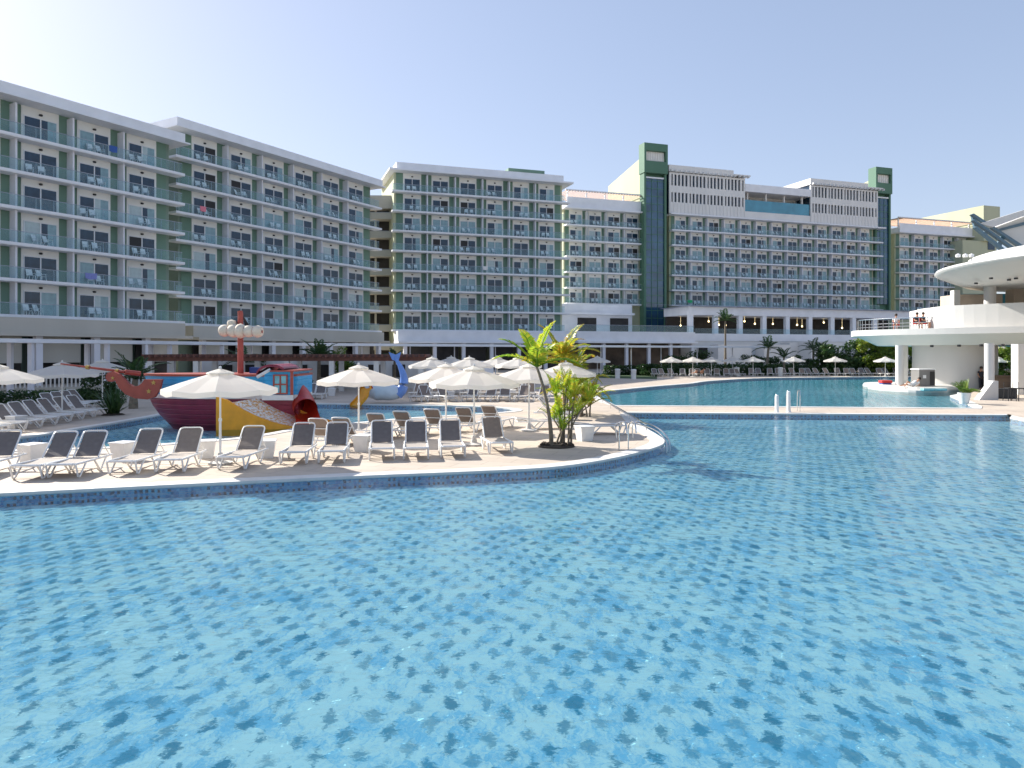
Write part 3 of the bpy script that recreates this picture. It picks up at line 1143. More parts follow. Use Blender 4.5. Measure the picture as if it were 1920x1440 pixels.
tower('tall green lift tower with blue glazed shaft, left of the finned storeys', 1209, 1251, 147.5, 45.2, 7, 38.2, True)
tower('green lift tower with blue glass at right end of the long wing, smaller in view', 1643, 1672, 168, 45.5, 14, 38.5, True)

# plain block closing the far right wing
r = empty('service_block', (atx(1843, 178), 178, 0), math.atan2(D3[1], D3[0]), 'pale green windowless service block rising behind the far right wing', 'building')
m = MB()
m.box(-6, 0.5, 0, 5.2, 30, 30)
m.box(0, -0.2, 30, 5.4, 24, 38.6)
m.build('wall', 'pale_green_render', r)
m = MB()
for z in (21.5, 24.8, 28):
    m.box(2.2, 0.38, z, 4.4, 0.495, z + 2)
m.build('window', 'glass_dark', r)

# gallery block between second and centre wing
r = empty('gallery_block', (atx(689, 117), 117, 0), 0.02, 'block of open dark galleries in the gap between second and centre wings', 'building')
m = MB()
m.box(0, 2.2, 0, 4.75, 12, 25.9)
m.build('wall', 'interior_dark', r)
m = MB()
m.box(-0.4, 0, 25.9, 4.8, 12, 28.0)
m.build('roof', 'beige_render', r)
for k in range(8):
    z = 3.2 + k * 3.0
    m = MB()
    m.box(0, 0, z, 4.75, 2.19, z + 0.3)
    m.box(0, 0, z + 0.3, 4.75, 0.12, z + 1.05)
    gl_ = m.build('gallery', 'beige_render', r)
    m = MB()
    m.box(0.0, -0.03, z + 1.06, 4.75, 0.03, z + 1.12)
    m.build('handrail', 'grey_metal_roof', gl_)
for x in (0.9, 3.4):
    m = MB()
    m.box(x, 1.4, 0, x + 0.3, 1.7, 25.89)
    m.build('column', 'beige_render', r)

# ------------------------------------------------------------------ restaurant terrace in front of the recessed and long wings
a3 = math.atan2(D3[1], D3[0])
T0 = Vector((S3[0], S3[1])) + D3 * (end3 + 0.9)
lenT = on_line(T0, D3, 1288)
tr = empty('terrace_building', (T0[0], T0[1], 0), a3, 'low white terrace building with dark arcade below, glass railing and diners above', 'building')
m = MB()
m.box(0.05, -2.6, 4.7, lenT, 22, 6.35)
m.box(0.05, -3.2, 4.4, lenT + 0.2, -0.4, 4.695)
m.build('terrace_slab', 'slab_white', tr)
m = MB()
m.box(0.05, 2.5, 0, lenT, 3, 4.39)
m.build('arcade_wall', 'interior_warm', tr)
for k in range(6):
    x = 0.6 + k * (lenT - 1.2) / 5
    c = MB()
    c.box(x, -2.4, 0, x + 0.5, -1.9, 4.39)
    c.build('column', 'partition_white', tr)
m = MB()
m.box(0.2, -2.45, 6.36, lenT - 0.1, -2.42, 7.4)
m.build('railing', 'railing_glass', tr)
m = MB()
m.box(0.2, -2.47, 7.4, lenT - 0.1, -2.40, 7.45)
m.build('handrail', 'grey_metal_roof', tr)
# upper wall behind the terrace
m = MB()
m.box(0.1, 17.5, 6.36, lenT - 1.6, 17.9, 12.3)
m.box(0.1, 16.4, 10.2, lenT - 1.6, 17.49, 10.6)
m.build('rear_wall', 'slab_white', tr)
for x in (1.5, lenT - 13.5, lenT - 6.5):
    m = MB()
    m.box(x, 17.4, 6.4, x + 4, 17.49, 9.6)
    m.build('doorway', 'interior_dark', tr)

# arcaded restaurant under the long wing
X0 = atx(1287, 134)
lenR = on_line((X0, 134), D3, 1715)
rs = empty('restaurant', (X0, 134, 0), a3, 'arcaded white restaurant with grey roof and dark bays under the long wing', 'building')
m = MB()
m.box(0, -2.5, 4.9, lenR, 20, 6.25)
m.build('terrace_slab', 'slab_white', rs)
m = MB()
m.box(0, -1.0, 9.7, lenR, 8, 11.2)
m.build('fascia', 'slab_white', rs)
m = MB()
m.poly([(-1, -1.6, 11.25), (lenR, -1.6, 11.25), (lenR, 11, 12.3), (-1, 11, 12.3)])
m.poly([(-1, -1.6, 11.25), (-1, -1.6, 11.21), (lenR, -1.6, 11.21), (lenR, -1.6, 11.25)])
m.box(-1, -1.6, 11.21, lenR, 8, 11.245)
m.build('roof', 'grey_metal_roof', rs)
m = MB()
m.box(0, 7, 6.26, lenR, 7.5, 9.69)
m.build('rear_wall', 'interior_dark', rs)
m = MB()
m.box(0.3, -2.3, 6.26, lenR - 0.3, -2.27, 7.2)
m.build('railing', 'railing_glass', rs)
nb = 10
for k in range(nb + 1):
    x = k * (lenR - 1) / nb
    c = MB()
    c.box(x, -0.9, 6.26, x + 0.9, -0.2, 9.69)
    c.build('column', 'slab_white', rs)
rnd = random.Random(3)
for k in range(16):
    x = rnd.uniform(1.5, lenR - 12)
    c = MB()
    y, z = rnd.uniform(1.5, 6.0), rnd.uniform(7.4, 8.8)
    c.lathe([(0.0, 0.0), (0.12, 0.05), (0.16, 0.22), (0.0, 0.42)], 8, (x, y, z))
    c.tube([(x, y, z + 0.4), (x, y, 9.69)], 0.01, 4)
    c.build('pendant_lamp', 'lamp_glow', rs)
# white retaining walls, arcade and stair below the restaurant
m = MB()
for x0, x1, y in ((2, 9, -7), (10.5, 16, -8.5), (18, 30, -6), (33, 60, -6)):
    m.box(x0, y, 0, x1, y + 2.5, 4.2 if x0 != 18 else 4.6)
m.box(0, -2.4, 0, lenR, 2, 4.89)
m.build('lower_wall', 'white_render', rs)
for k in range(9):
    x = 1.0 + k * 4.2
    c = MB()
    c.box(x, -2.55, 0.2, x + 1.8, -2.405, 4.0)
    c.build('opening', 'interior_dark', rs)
m = MB()
for k in range(14):
    m.box(20 + k * 0.55, -9.2, 0, 20.55 + k * 0.55 - 0.002, -6.01, 4.6 - k * 0.32)
m.build('stair', 'white_render', rs)

# ------------------------------------------------------------------ covered walkway
way = [Vector((-46, 20)), Vector((-30.6, 44)), Vector((-23.0, 62.5)), Vector((18.5, 93)), Vector((33, 97))]
wr = empty('covered_walkway', (way[1].x, way[1].y, 0), 0, 'long thin white covered walkway roof on slim posts along the hotel front', 'walkway')
m = MB()
base = Vector((way[1].x, way[1].y))
for p, q in zip(way[:-1], way[1:]):
    d_ = (q - p).normalized()
    n_ = Vector((-d_.y, d_.x)) * 1.3
    pts = [p - n_ - d_ * 0.2 - base, q - n_ + d_ * 0.2 - base, q + n_ + d_ * 0.2 - base, p + n_ - d_ * 0.2 - base]
    m.prism([(v.x, v.y) for v in pts], 3.46, 3.70)
m.build('roof', 'slab_white', wr)
for p, q in zip(way[:-1], way[1:]):
    d_ = (q - p).normalized()
    n_ = Vector((-d_.y, d_.x))
    ln = (q - p).length
    k = 1.0
    while k < ln:
        pw_ = 0.13 if p.x < 0 and q.x < 0 else 0.055
        for sgn in ((-1, 1) if p.x < 0 and q.x < 0 else (1,)):
            v = p + d_ * k + n_ * sgn * 0.95 - base
            c = MB()
            c.box(v.x - pw_, v.y - pw_, 0, v.x + pw_, v.y + pw_, 3.458)
            c.build('post', 'partition_white', wr)
        k += 5.2

# ------------------------------------------------------------------ brown pergola behind the children's pool
pg = empty('pergola', (-15.5, 52, 0), 0.05, 'long brown timber pergola on white posts behind the pirate ship', 'pergola')
m = MB()
for y in (-1.8, 1.8):
    m.box(-9.6, y - 0.12, 2.28, 9.4, y + 0.12, 2.55)
m.build('beam', 'wood_brown', pg)
k = -9.5
m = MB()
while k < 9.4:
    m.box(k, -2.5, 2.552, k + 0.12, 2.5, 2.74)
    k += 0.42
m.build('rafters', 'wood_brown', pg)
for k in range(7):
    for y in (-1.8, 1.8):
        c = MB()
        x = -9.2 + k * 3.05
        c.box(x - 0.17, y - 0.17, 0, x + 0.17, y + 0.17, 2.279)
        c.build('post', 'pole_white', pg)
r = empty('garden_wall', (-10, 58, 0), 0.1, 'low white wall with dark window openings behind the brown pergola', 'wall')
m = MB()
m.box(-14, 0, 0, 4.5, 0.3, 2.2)
m.build('wall', 'white_render', r)
for k in range(9):
    c = MB()
    c.box(-12.8 + k * 1.9, -0.06, 0.9, -11.8 + k * 1.9, -0.003, 1.9)
    c.build('window', 'interior_dark', r)
r = empty('mosaic_wall', (-7.4, 56, 0), 0.1, 'plain grey-blue wall panel with white end post behind the fish slide', 'wall')
m = MB()
m.box(0.3, 0, 0, 6, 0.25, 2.2)
m.build('wall', 'slab_white', r)
m = MB()
m.box(-0.2, -0.1, 0, 0.295, 0.35, 2.7)
m.build('end_post', 'white_render', r)
# white lattice balustrade on the left
r = empty('balustrade', (-33, 47, 0), math.atan2(D1[1], D1[0]) * 0.55, 'low white pierced balustrade on a stone plinth at far left', 'balustrade')
m = MB()
m.box(-3, 0, 0, 14, 0.3, 0.55)
m.build('plinth', 'beige_render', r)
m = MB()
m.box(-3, 0.05, 1.25, 14, 0.25, 1.4)
k = -3.0
while k < 13.9:
    m.box(k, 0.1, 0.552, k + 0.1, 0.2, 1.248)
    k += 0.24
m.build('railing', 'white_render', r)
# ------------------------------------------------------------------ sun loungers
def lounger_proto(sling, raised=True):
    root = empty('sun_lounger', (0, 0, 0))
    f = MB()
    for y in (-0.32, 0.32):
        f.tube([(0.03, y * 0.9, 0.33), (0.0, y * 0.8, 0.335)], 0.03, 6)
        f.tube([(0.03, y, 0.33), (0.7, y, 0.315), (1.75, y, 0.30), (1.95, y * 0.92, 0.295)], 0.028, 6)
    f.tube([(0.0, -0.27, 0.335), (0.0, 0.27, 0.335)], 0.03, 6)
    f.tube([(1.95, -0.3, 0.295), (1.95, 0.3, 0.295)], 0.026, 6)
    f.tube([(1.22, -0.3, 0.31), (1.22, 0.3, 0.31)], 0.022, 6)
    f.build('frame', 'plastic_white', root, smooth=True)
    s = MB()
    n = 6
    for k in range(n):
        x0, x1 = 0.03 + 1.17 * k / n, 0.03 + 1.17 * (k + 1) / n
        z0, z1 = (0.335 - 0.035 * math.sin(math.pi * t) for t in (k / n, (k + 1) / n))
        s.poly([(x0, -0.295, z0), (x1, -0.295, z1), (x1, 0.295, z1), (x0, 0.295, z0)])
        s.poly([(x0, -0.295, z0 - 0.008), (x0, 0.295, z0 - 0.008), (x1, 0.295, z1 - 0.008), (x1, -0.295, z1 - 0.008)])
    s.build('seat', sling, root, smooth=True)
    ang = R(47) if raised else R(6)
    c, sn = math.cos(ang), math.sin(ang)
    hx, hz, ln = 1.22, 0.335, 0.80
    b = MB()
    P = lambda t, y, o=0.0: (hx + c * t - sn * o, y, hz + sn * t + c * o)
    for k in range(5):
        t0, t1 = 0.03 + 0.72 * k / 5, 0.03 + 0.72 * (k + 1) / 5
        o0, o1 = -0.03 * math.sin(math.pi * k / 5), -0.03 * math.sin(math.pi * (k + 1) / 5)
        b.poly([P(t0, -0.265, o0), P(t1, -0.265, o1), P(t1, 0.265, o1), P(t0, 0.265, o0)])
        b.poly([P(t0, -0.265, o0 - 0.008), P(t0, 0.265, o0 - 0.008), P(t1, 0.265, o1 - 0.008), P(t1, -0.265, o1 - 0.008)])
    bo = b.build('backrest', sling, root, smooth=True)
    r = MB()
    pts = [P(0, -0.29), P(ln - 0.1, -0.29), P(ln - 0.03, -0.265), P(ln, -0.20), P(ln, 0.20), P(ln - 0.03, 0.265), P(ln - 0.1, 0.29), P(0, 0.29)]
    r.tube(pts, 0.021, 6)
    r.tube([P(0.42, -0.28, -0.065), P(0.42, 0.28, -0.065)], 0.016, 6)
    if raised:
        for y in (-0.27, 0.27):
            r.tube([P(0.42, y, -0.03), (1.86, y, 0.31)], 0.016, 5)
    r.build('back_rim', 'plastic_white', bo, smooth=True)
    legs = []
    for y in (-0.325, 0.325):
        for pts in ([(0.02, 0.33), (0.13, 0.03), (0.17, 0.0), (0.22, 0.03), (0.52, 0.315)], [(0.92, 0.31), (1.20, 0.03), (1.24, 0.0), (1.29, 0.03), (1.56, 0.305)]):
            m_ = MB()
            m_.tube([(x, y, max(z, 0.025)) for x, z in pts], 0.024, 6)
            m_.build('leg', 'plastic_white', root, smooth=True)
    return root
LT = lounger_proto('sling_taupe')
LG = lounger_proto('sling_grey')
LF = lounger_proto('sling_taupe', raised=False)
def lounger(proto, x, y, ang, label, group):
    o = copy_tree(proto)
    o.location = (x, y, 0)
    o.rotation_euler = (0, 0, ang)
    return tag(o, label, 'sun lounger', group)

front = [((-52, 870), (-12, 815), 'grey lounger cut off by the left edge of the photo, front row'),
         ((45, 873), (116, 812), 'grey lounger in front row, second from left beside low white table'),
         ((113, 871), (180, 809), 'grey lounger in front row, third from left, close beside the second'),
         ((226, 865), (281, 806), 'grey lounger in front row before the ship bow, left of the paired one'),
         ((314, 862), (357, 804), 'grey lounger in front row left of the nearest parasol pole'),
         ((430, 857), (463, 804), 'grey lounger in front row just right of the nearest parasol pole'),
         ((548, 848), (564, 798), 'grey lounger in front row between two white tub tables, left one of pair'),
         ((620, 846), (630, 796), 'grey lounger in front row just left of the second parasol pole'),
         ((716, 841), (716, 794), 'grey lounger in front row seen straight on, leftmost of three together'),
         ((780, 840), (780, 791), 'grey lounger in front row seen straight on, middle of three together'),
         ((850, 837), (844, 788), 'grey lounger in front row seen straight on, left of third parasol pole'),
         ((941, 830), (926, 785), 'brown-grey lounger at right end of the front row, near the palm')]
for i, (fp, bp_, lab) in enumerate(front):
    a = gnd(fp[0], fp[1], 0.335)
    b = gnd(bp_[0], bp_[1], 0.90)
    ang = math.atan2(b.y - a.y, b.x - a.x)
    lounger(LG if i < 11 else LT, a.x, a.y, ang, lab, 'front row of loungers at the pool edge')
second = [(594, 786, 'above the gap at the yellow slide end'), (637, 784, 'right beside the first, at the slide end'), (702, 776, 'just right of the second parasol pole'), (750, 772, 'behind the front pair seen straight on'),
          (808, 768, 'left of the pole of the fourth parasol'), (867, 765, 'left of the third parasol pole, near water'), (914, 761, 'rightmost, by the tip of the children pool')]
for i, (px, py, lab) in enumerate(second):
    b = gnd(px, py, 0.90)
    ang = R(-98 - 2 * i + random.uniform(-4, 4))
    dx, dy = math.cos(ang), math.sin(ang)
    # head end towards the camera
    lounger(LT, b.x - dx * 1.76, b.y - dy * 1.76, ang, f'brown lounger facing the children pool, {lab}', 'second row of loungers facing the children pool')
rows = [(43.4, -5.6, 8, 1.02, 'nearest row'), (47.0, -6.2, 8, 1.05, 'middle row'), (50.6, -6.0, 7, 1.1, 'farthest row')]
for Y, x0, n, st, rn in rows:
    for i in range(n):
        ang = R(78 + random.uniform(-10, 14))
        if Y < 45 and i in (1, 2):
            ang = R(118)
        lounger(LT if random.random() < 0.75 else LG, x0 + i * st + random.uniform(-0.12, 0.12), Y - 1.0 + random.uniform(-0.15, 0.15), ang,
                f'brown lounger beyond the children pool, {ORD[i]} from left in the {rn}', 'crowded loungers beyond the children pool')
for i in range(8):
    y = 25.3 + i * 1.12
    lounger(LG, -17.7 - 0.12 * i, y, R(172 + random.uniform(-5, 5)), f'shaded grey lounger on the left deck, {ORD[i]} from the near end of the row', 'shaded loungers on the left deck')
for i in range(4):
    lounger(LG, -20.9 - 0.25 * i, 34.8 + i * 1.2, R(165 + random.uniform(-6, 6)), f'shaded grey lounger behind the spiky plant, {ORD[i]} of the far left group', 'shaded loungers on the left deck')
for i, px in enumerate((572, 592)):
    lounger(LG, atx(px, 44.5), 44.5, R(92), f'grey lounger by the pergola posts, {("left", "right")[i]} of the two behind the red tube', 'pair of loungers by the pergola')
p = gnd(1078, 808, 0.3)
lounger(LF, 2.1, 27.9, R(190), 'flat lounger seen side-on in palm shade beside the white tub', 'loungers in the palm shade')
lounger(LF, 4.0, 25.9, R(184), 'nearest flat lounger with V shaped legs, right of palm near the steel rail', 'loungers in the palm shade')
lounger(LT, 2.9, 31.2, R(170), 'lounger behind the low palm clump, partly hidden by its leaves', 'loungers in the palm shade')
far = list(range(30))
for i in far:
    px = 1229 + i * 16.2 + random.uniform(-2, 2)
    Y = 84.0 + (2.2 if px < 1400 else 4.6) + random.uniform(-0.3, 0.3)
    lounger(LT if i % 3 else LG, atx(px, Y), Y - 0.9, R(90 + random.uniform(-14, 14)),
            f'small distant lounger before the far hedge, number {i + 1} from left in the long row', 'distant loungers along the far hedge')
for pr in (LT, LG, LF):
    for c in list(pr.children_recursive):
        bpy.data.objects.remove(c)
    bpy.data.objects.remove(pr)

# ------------------------------------------------------------------ parasols
def umbrella_proto():
    root = empty('parasol', (0, 0, 0))
    R0, ZR, ZT = 1.42, 1.95, 2.40
    n = 8
    c = MB()
    ring = lambda t, z, k, sag=0.0: ((R0 * t) * math.cos(2 * math.pi * k / n + 0.2), (R0 * t) * math.sin(2 * math.pi * k / n + 0.2), z)
    for k in range(n):
        levels = [0.16, 0.4, 0.7, 1.0]
        prof = lambda t: ZT - (ZT - ZR) * (0.82 * t + 0.18 * t * t)
        for a_, b_ in zip(levels[:-1], levels[1:]):
            pa, pb = Vector(ring(a_, prof(a_), k)), Vector(ring(a_, prof(a_), k + 1))
            pc, pd = Vector(ring(b_, prof(b_), k + 1)), Vector(ring(b_, prof(b_), k))
            ma, mb = (pa + pb) / 2, (pc + pd) / 2
            ma.z -= 0.05 * a_
            mb.z -= 0.05 * b_
            c.poly([pa, ma, mb, pd])
            c.poly([ma, pb, pc, mb])
        pc, pd = Vector(ring(1, ZR, k + 1)), Vector(ring(1, ZR, k))
        mb = (pc + pd) / 2
        mb.z -= 0.05
        dz = Vector((0, 0, -0.13))
        c.poly([pd, mb, mb + dz, pd + dz])
        c.poly([mb, pc, pc + dz, mb + dz])
    co = c.build('canopy', 'umbrella_canvas', root)
    v = MB()
    v.lathe([(0.0, 2.47), (0.05, 2.46), (0.24, 2.40), (0.34, 2.365), (0.345, 2.325), (0.33, 2.36), (0.0, 2.44)], 8, a0=0.2)
    v.build('vent', 'umbrella_canvas', co)
    p_ = MB()
    p_.tube([(0, 0, 0.05), (0, 0, 1.15)], 0.032, 8)
    p_.tube([(0, 0, 1.15), (0, 0, 2.44)], 0.025, 8)
    p_.lathe([(0.0, 1.10), (0.045, 1.11), (0.045, 1.18), (0.0, 1.19)], 8)
    p_.lathe([(0.0, 2.46), (0.04, 2.475), (0.03, 2.53), (0.0, 2.54)], 8)
    p_.build('pole', 'pole_white', root, smooth=True)
    for k in range(n):
        r_ = MB()
        r_.tube([Vector(ring(0.02, ZT - 0.02, k)), Vector(ring(0.98, ZR - 0.02, k))], 0.012, 4)
        r_.tube([(0, 0, 1.85), Vector(ring(0.5, ZT - 0.28, k))], 0.010, 4)
        r_.build('rib', 'pole_white', root)
    b_ = MB()
    b_.lathe([(0.0, 0.0), (0.30, 0.0), (0.31, 0.05), (0.10, 0.09), (0.06, 0.30), (0.0, 0.30)], 16)
    b_.build('base', 'stone_base', root, smooth=True)
    return root
UP = umbrella_proto()
def parasol(x, y, label, group, rz=None, s=1.0, tilt=0.0):
    o = copy_tree(UP)
    o.location = (x, y, 0)
    o.rotation_euler = (tilt, 0, random.uniform(0, 0.78) if rz is None else rz)
    o.scale = (s, s, s)
    return tag(o, label, 'parasol', group)
GF = 'white parasols near the children pool'
p = gnd(413, 870); parasol(p.x, p.y, 'cream parasol in front of the pirate ship, nearest and largest in view', GF, 0.1)
parasol(-5.18, 24.7, 'cream parasol right of the ship, between the ship and the fish slide', GF, 0.3)
parasol(-1.18, 22.7, 'cream parasol over the front loungers, left of the tall palm', GF, 0.5)
parasol(-2.44, 27.0, 'cream parasol partly behind the one left of the tall palm', GF, 0.2)
parasol(0.62, 26.8, 'cream parasol directly behind the tall palm trunk', GF, 0.6)
parasol(2.40, 32.6, 'cream parasol right of the tall palm, above the leafy clump', GF, 0.0)
GB = 'parasols over the crowded loungers'
for px, Y, lab in ((810, 45.5, 'white parasol beyond the children pool, leftmost of that rear cluster'), (880, 46, 'white parasol standing highest in the middle of the rear cluster'),
                   (932, 50, 'white parasol half hidden right of the rear cluster middle'), (972, 46.5, 'white parasol of the rear cluster just left of the palm crown'), (846, 52, 'white parasol peeking between two at the back of the rear cluster')):
    parasol(atx(px, Y), Y, lab, GB, s=1.05)
parasol(atx(1120, 76), 76, 'small distant parasol seen between the palms and the arcade', 'parasols along the far pool')
for i, (px, Y) in enumerate(((1259, 79), (1299, 80), (1334, 81), (1374, 82), (1412, 82))):
    parasol(atx(px, Y + 5), Y + 5, f'small white parasol before the far hedge, {ORD[i]} from left of five touching', 'parasols along the far pool', s=0.95)
for px, Y, lab in ((1488, 88, 'small white parasol among palms left of the far staircase'), (1566, 88, 'small white parasol under the dark trees beyond the far pool'),
                   (1660, 86, 'small white parasol just left of the pool bar columns'), (1872, 84, 'small white parasol seen between the pool bar columns')):
    parasol(atx(px, Y), Y, lab, 'parasols along the far pool', s=0.95)
parasol(-18.3, 26.0, 'sunlit cream parasol at the left edge of the photo', 'parasols on the left deck', 0.2)
parasol(-19.7, 32.0, 'shaded white parasol left of the ship bowsprit tip', 'parasols on the left deck', 0.4)
parasol(atx(192, 40), 40, 'shaded white parasol behind the bowsprit and palm leaves', 'parasols on the left deck', 0.5)
for c in list(UP.children_recursive):
    bpy.data.objects.remove(c)
bpy.data.objects.remove(UP)

# ------------------------------------------------------------------ tub tables, bins, steel rails
def tub_proto():
    m_ = MB()
    a, b, h = 0.19, 0.25, 0.45
    q = lambda r, z: [(-r, -r, z), (r, -r, z), (r, r, z), (-r, r, z)]
    lo, hi, inn, top = q(a, 0), q(b, h), q(b - 0.03, h), q(b + 0.02, h + 0.002)
    for k in range(4):
        j = (k + 1) % 4
        m_.poly([lo[k], lo[j], hi[j], hi[k]])
    m_.box(-b - 0.02, -b - 0.02, h, b + 0.02, b + 0.02, h + 0.035)
    m_.poly(lo[::-1])
    return m_
tubm = tub_proto()
TUB = tubm.build('tub_table', 'plastic_white', bevel=0.012)
first = True
tubs = [((60, 866), 'white tub table at far left between the first two front loungers'), ((232, 862), 'white tub table left of the ship bow, between front loungers'), ((386, 858), 'white tub table touching the nearest parasol pole on its left'),
        ((499, 858), 'white tub table between the front loungers right of nearest parasol'), ((682, 846), 'white tub table at the foot of the second parasol'), ((760, 812), 'white tub table between second row loungers'),
        ((1096, 826), 'white tub table beside the flat lounger right of the palm'), ((622, 742), 'white tub table standing under the brown pergola'), ((960, 745), 'white tub table among crowded loungers near the palm'),
        ((845, 748), 'white tub table in the middle of the crowded loungers'), ((30, 803), 'white tub table among the shaded loungers at far left')]
for (px, py), lab in tubs:
    o = TUB if first else TUB.copy()
    if not first:
        col.objects.link(o)
    first = False
    g_ = gnd(px, py)
    o.location = (g_.x, g_.y, 0.0)
    o.rotation_euler = (0, 0, random.uniform(-0.4, 0.4))
    tag(o, lab, 'side table', 'white tub tables')
bm_ = MB()
bm_.lathe([(0.0, 0.0), (0.26, 0.0), (0.28, 0.85), (0.30, 0.88), (0.30, 1.02), (0.22, 1.06), (0.0, 1.06)], 12)
BIN = bm_.build('litter_bin', 'plastic_white', smooth=True)
for i, (px, Y, lab) in enumerate(((1158, 80, 'white round bin standing left of the pair on the far lawn edge'), (1188, 78, 'white round bin at the corner where the far loungers begin'), (1382, 88, 'white round bin in the middle of the far loungers'), (1463, 88, 'white round bin among far loungers below the palms'))):
    o = BIN if i == 0 else BIN.copy()
    if i:
        col.objects.link(o)
    o.location = (atx(px, Y), Y, 0)
    tag(o, lab, 'bin', 'white bins by the far pool')
def rail(pts, label, name='handrail', r=0.022, group=None):
    m_ = MB()
    m_.tube(smooth_line(pts, 4), r, 8)
    return tag(m_.build(name, 'steel', smooth=True), label, 'handrail', group)
g0 = gnd(1161, 845); g1 = gnd(1178, 843)
m_ = MB()
for gq in (g0, g1):
    m_.tube(smooth_line([(gq.x, gq.y, 0), (gq.x, gq.y, 0.62), (gq.x + 0.05, gq.y - 0.08, 0.80), (gq.x + 0.1, gq.y - 0.3, 0.86), (gq.x + 0.13, gq.y - 0.5, 0.76), (gq.x + 0.14, gq.y - 0.55, 0.55)], 3), 0.022, 8)
tag(m_.build('pool_ladder', 'steel', smooth=True), 'pale steel ladder rails on the deck point right of the palm', 'pool ladder')
for k, (off, lab) in enumerate(((0.0, 'outer curved steel handrail over the steps at the tip of the deck'), (0.55, 'inner curved steel handrail over the steps at the tip of the deck'))):
    rail([(4.05 - off, 24.5, 0.0), (4.06 - off, 24.5, 0.48), (4.35 - off * 0.8, 24.3 - off * 0.2, 0.56), (4.80 - off * 0.4, 23.9 - off * 0.7, 0.40), (5.02 - off * 0.35, 23.4 - off * 0.9, 0.10), (4.98 - off * 0.4, 23.0 - off * 0.9, -0.22)], lab, group='steel handrails at the deck tip')
# low steel edge rail that follows the deck edge up to the bridge
pts = [Vector((*gnd(*q)[:2], 0.24)) for q in ((1118, 748), (1145, 766), (1180, 787), (1212, 808))]
m_ = MB()
m_.tube(pts, 0.03, 6)
for v in (pts[0], pts[1], pts[2], pts[3], (pts[0] + pts[1]) / 2, (pts[1] + pts[2]) / 2, (pts[2] + pts[3]) / 2):
    m_.tube([(v.x, v.y, 0), (v.x, v.y, 0.24)], 0.018, 6)
tag(m_.build('edge_rail', 'steel', smooth=True), 'low steel rail following the deck edge from bridge to the steps', 'handrail')
# white posts and ladder on the footbridge
for px, y0, hgt, lab in ((1457, 774, 0.86, 'thick white post on the footbridge, left one of two'), (1479, 773, 1.02, 'thick white post on the footbridge, right one of two')):
    g_ = gnd(px, y0)
    m_ = MB()
    m_.lathe([(0.0, 0.0), (0.12, 0.0), (0.11, 0.04), (0.085, 0.06), (0.075, hgt - 0.03), (0.0, hgt)], 12)
    m_.tube([(0.02, 0.1, hgt * 0.9), (0.02, 0.2, hgt * 1.02), (0.02, 0.32, hgt * 0.85), (0.02, 0.34, 0.0)], 0.02, 6)
    tag(m_.build('ladder_post', 'plastic_white', smooth=True, loc=g_), lab, 'post', 'white posts on the footbridge')
g_ = gnd(1500, 772)
rail([g_, g_ + Vector((0, 0, 0.95)), g_ + Vector((0.05, 0.25, 1.02)), g_ + Vector((0.08, 0.5, 0.9)), g_ + Vector((0.08, 0.55, 0.0))], 'thin steel ladder rail on the footbridge right of the white posts')

# ------------------------------------------------------------------ palms and planting
def frond(mb, base, az, el, ln, droop, lw, n=16, twist=0.0, ll=0.45, mi=0):
    d0 = Vector((math.cos(az) * math.cos(el), math.sin(az) * math.cos(el), math.sin(el)))
    pts, p, d = [Vector(base)], Vector(base), d0.copy()
    for k in range(n):
        p = p + d * (ln / n)
        d = (d + Vector((0, 0, -droop / n * (0.4 + 1.2 * k / n)))).normalized()
        pts.append(p.copy())
    mb.tube(pts, [0.018 * ln * (1 - 0.8 * k / n) for k in range(n + 1)], 4, mi, cap=False)
    for k in range(2, n + 1):
        t = k / n
        tan = (pts[k] - pts[k - 1]).normalized()
        side = tan.cross(Vector((0, 0, 1)))
        if side.length < 0.1:
            side = Vector((math.sin(az), -math.cos(az), 0))
        side.normalize()
        up = side.cross(tan)
        l = ll * ln * (math.sin(math.pi * min(1, 0.22 + 0.75 * t)) ** 0.8) * random.uniform(0.85, 1.1)
        w = lw * ln * (0.7 + 0.5 * math.sin(math.pi * t))
        for sg in (-1, 1):
            dv = (side * sg * 0.95 + tan * (0.45 + 0.6 * t) + up * (0.38 + twist * sg + random.uniform(-0.12, 0.12))).normalized()
            q0 = pts[k]
            q1 = q0 + dv * l * 0.5 + tan * w * 0.5
            q2 = q0 + dv * l + Vector((0, 0, -l * 0.28))
            q3 = q0 + dv * l * 0.5 - tan * w * 0.5 + Vector((0, 0, -0.02 * l))
            mb.poly([q0, q1, q2, q3], mi)
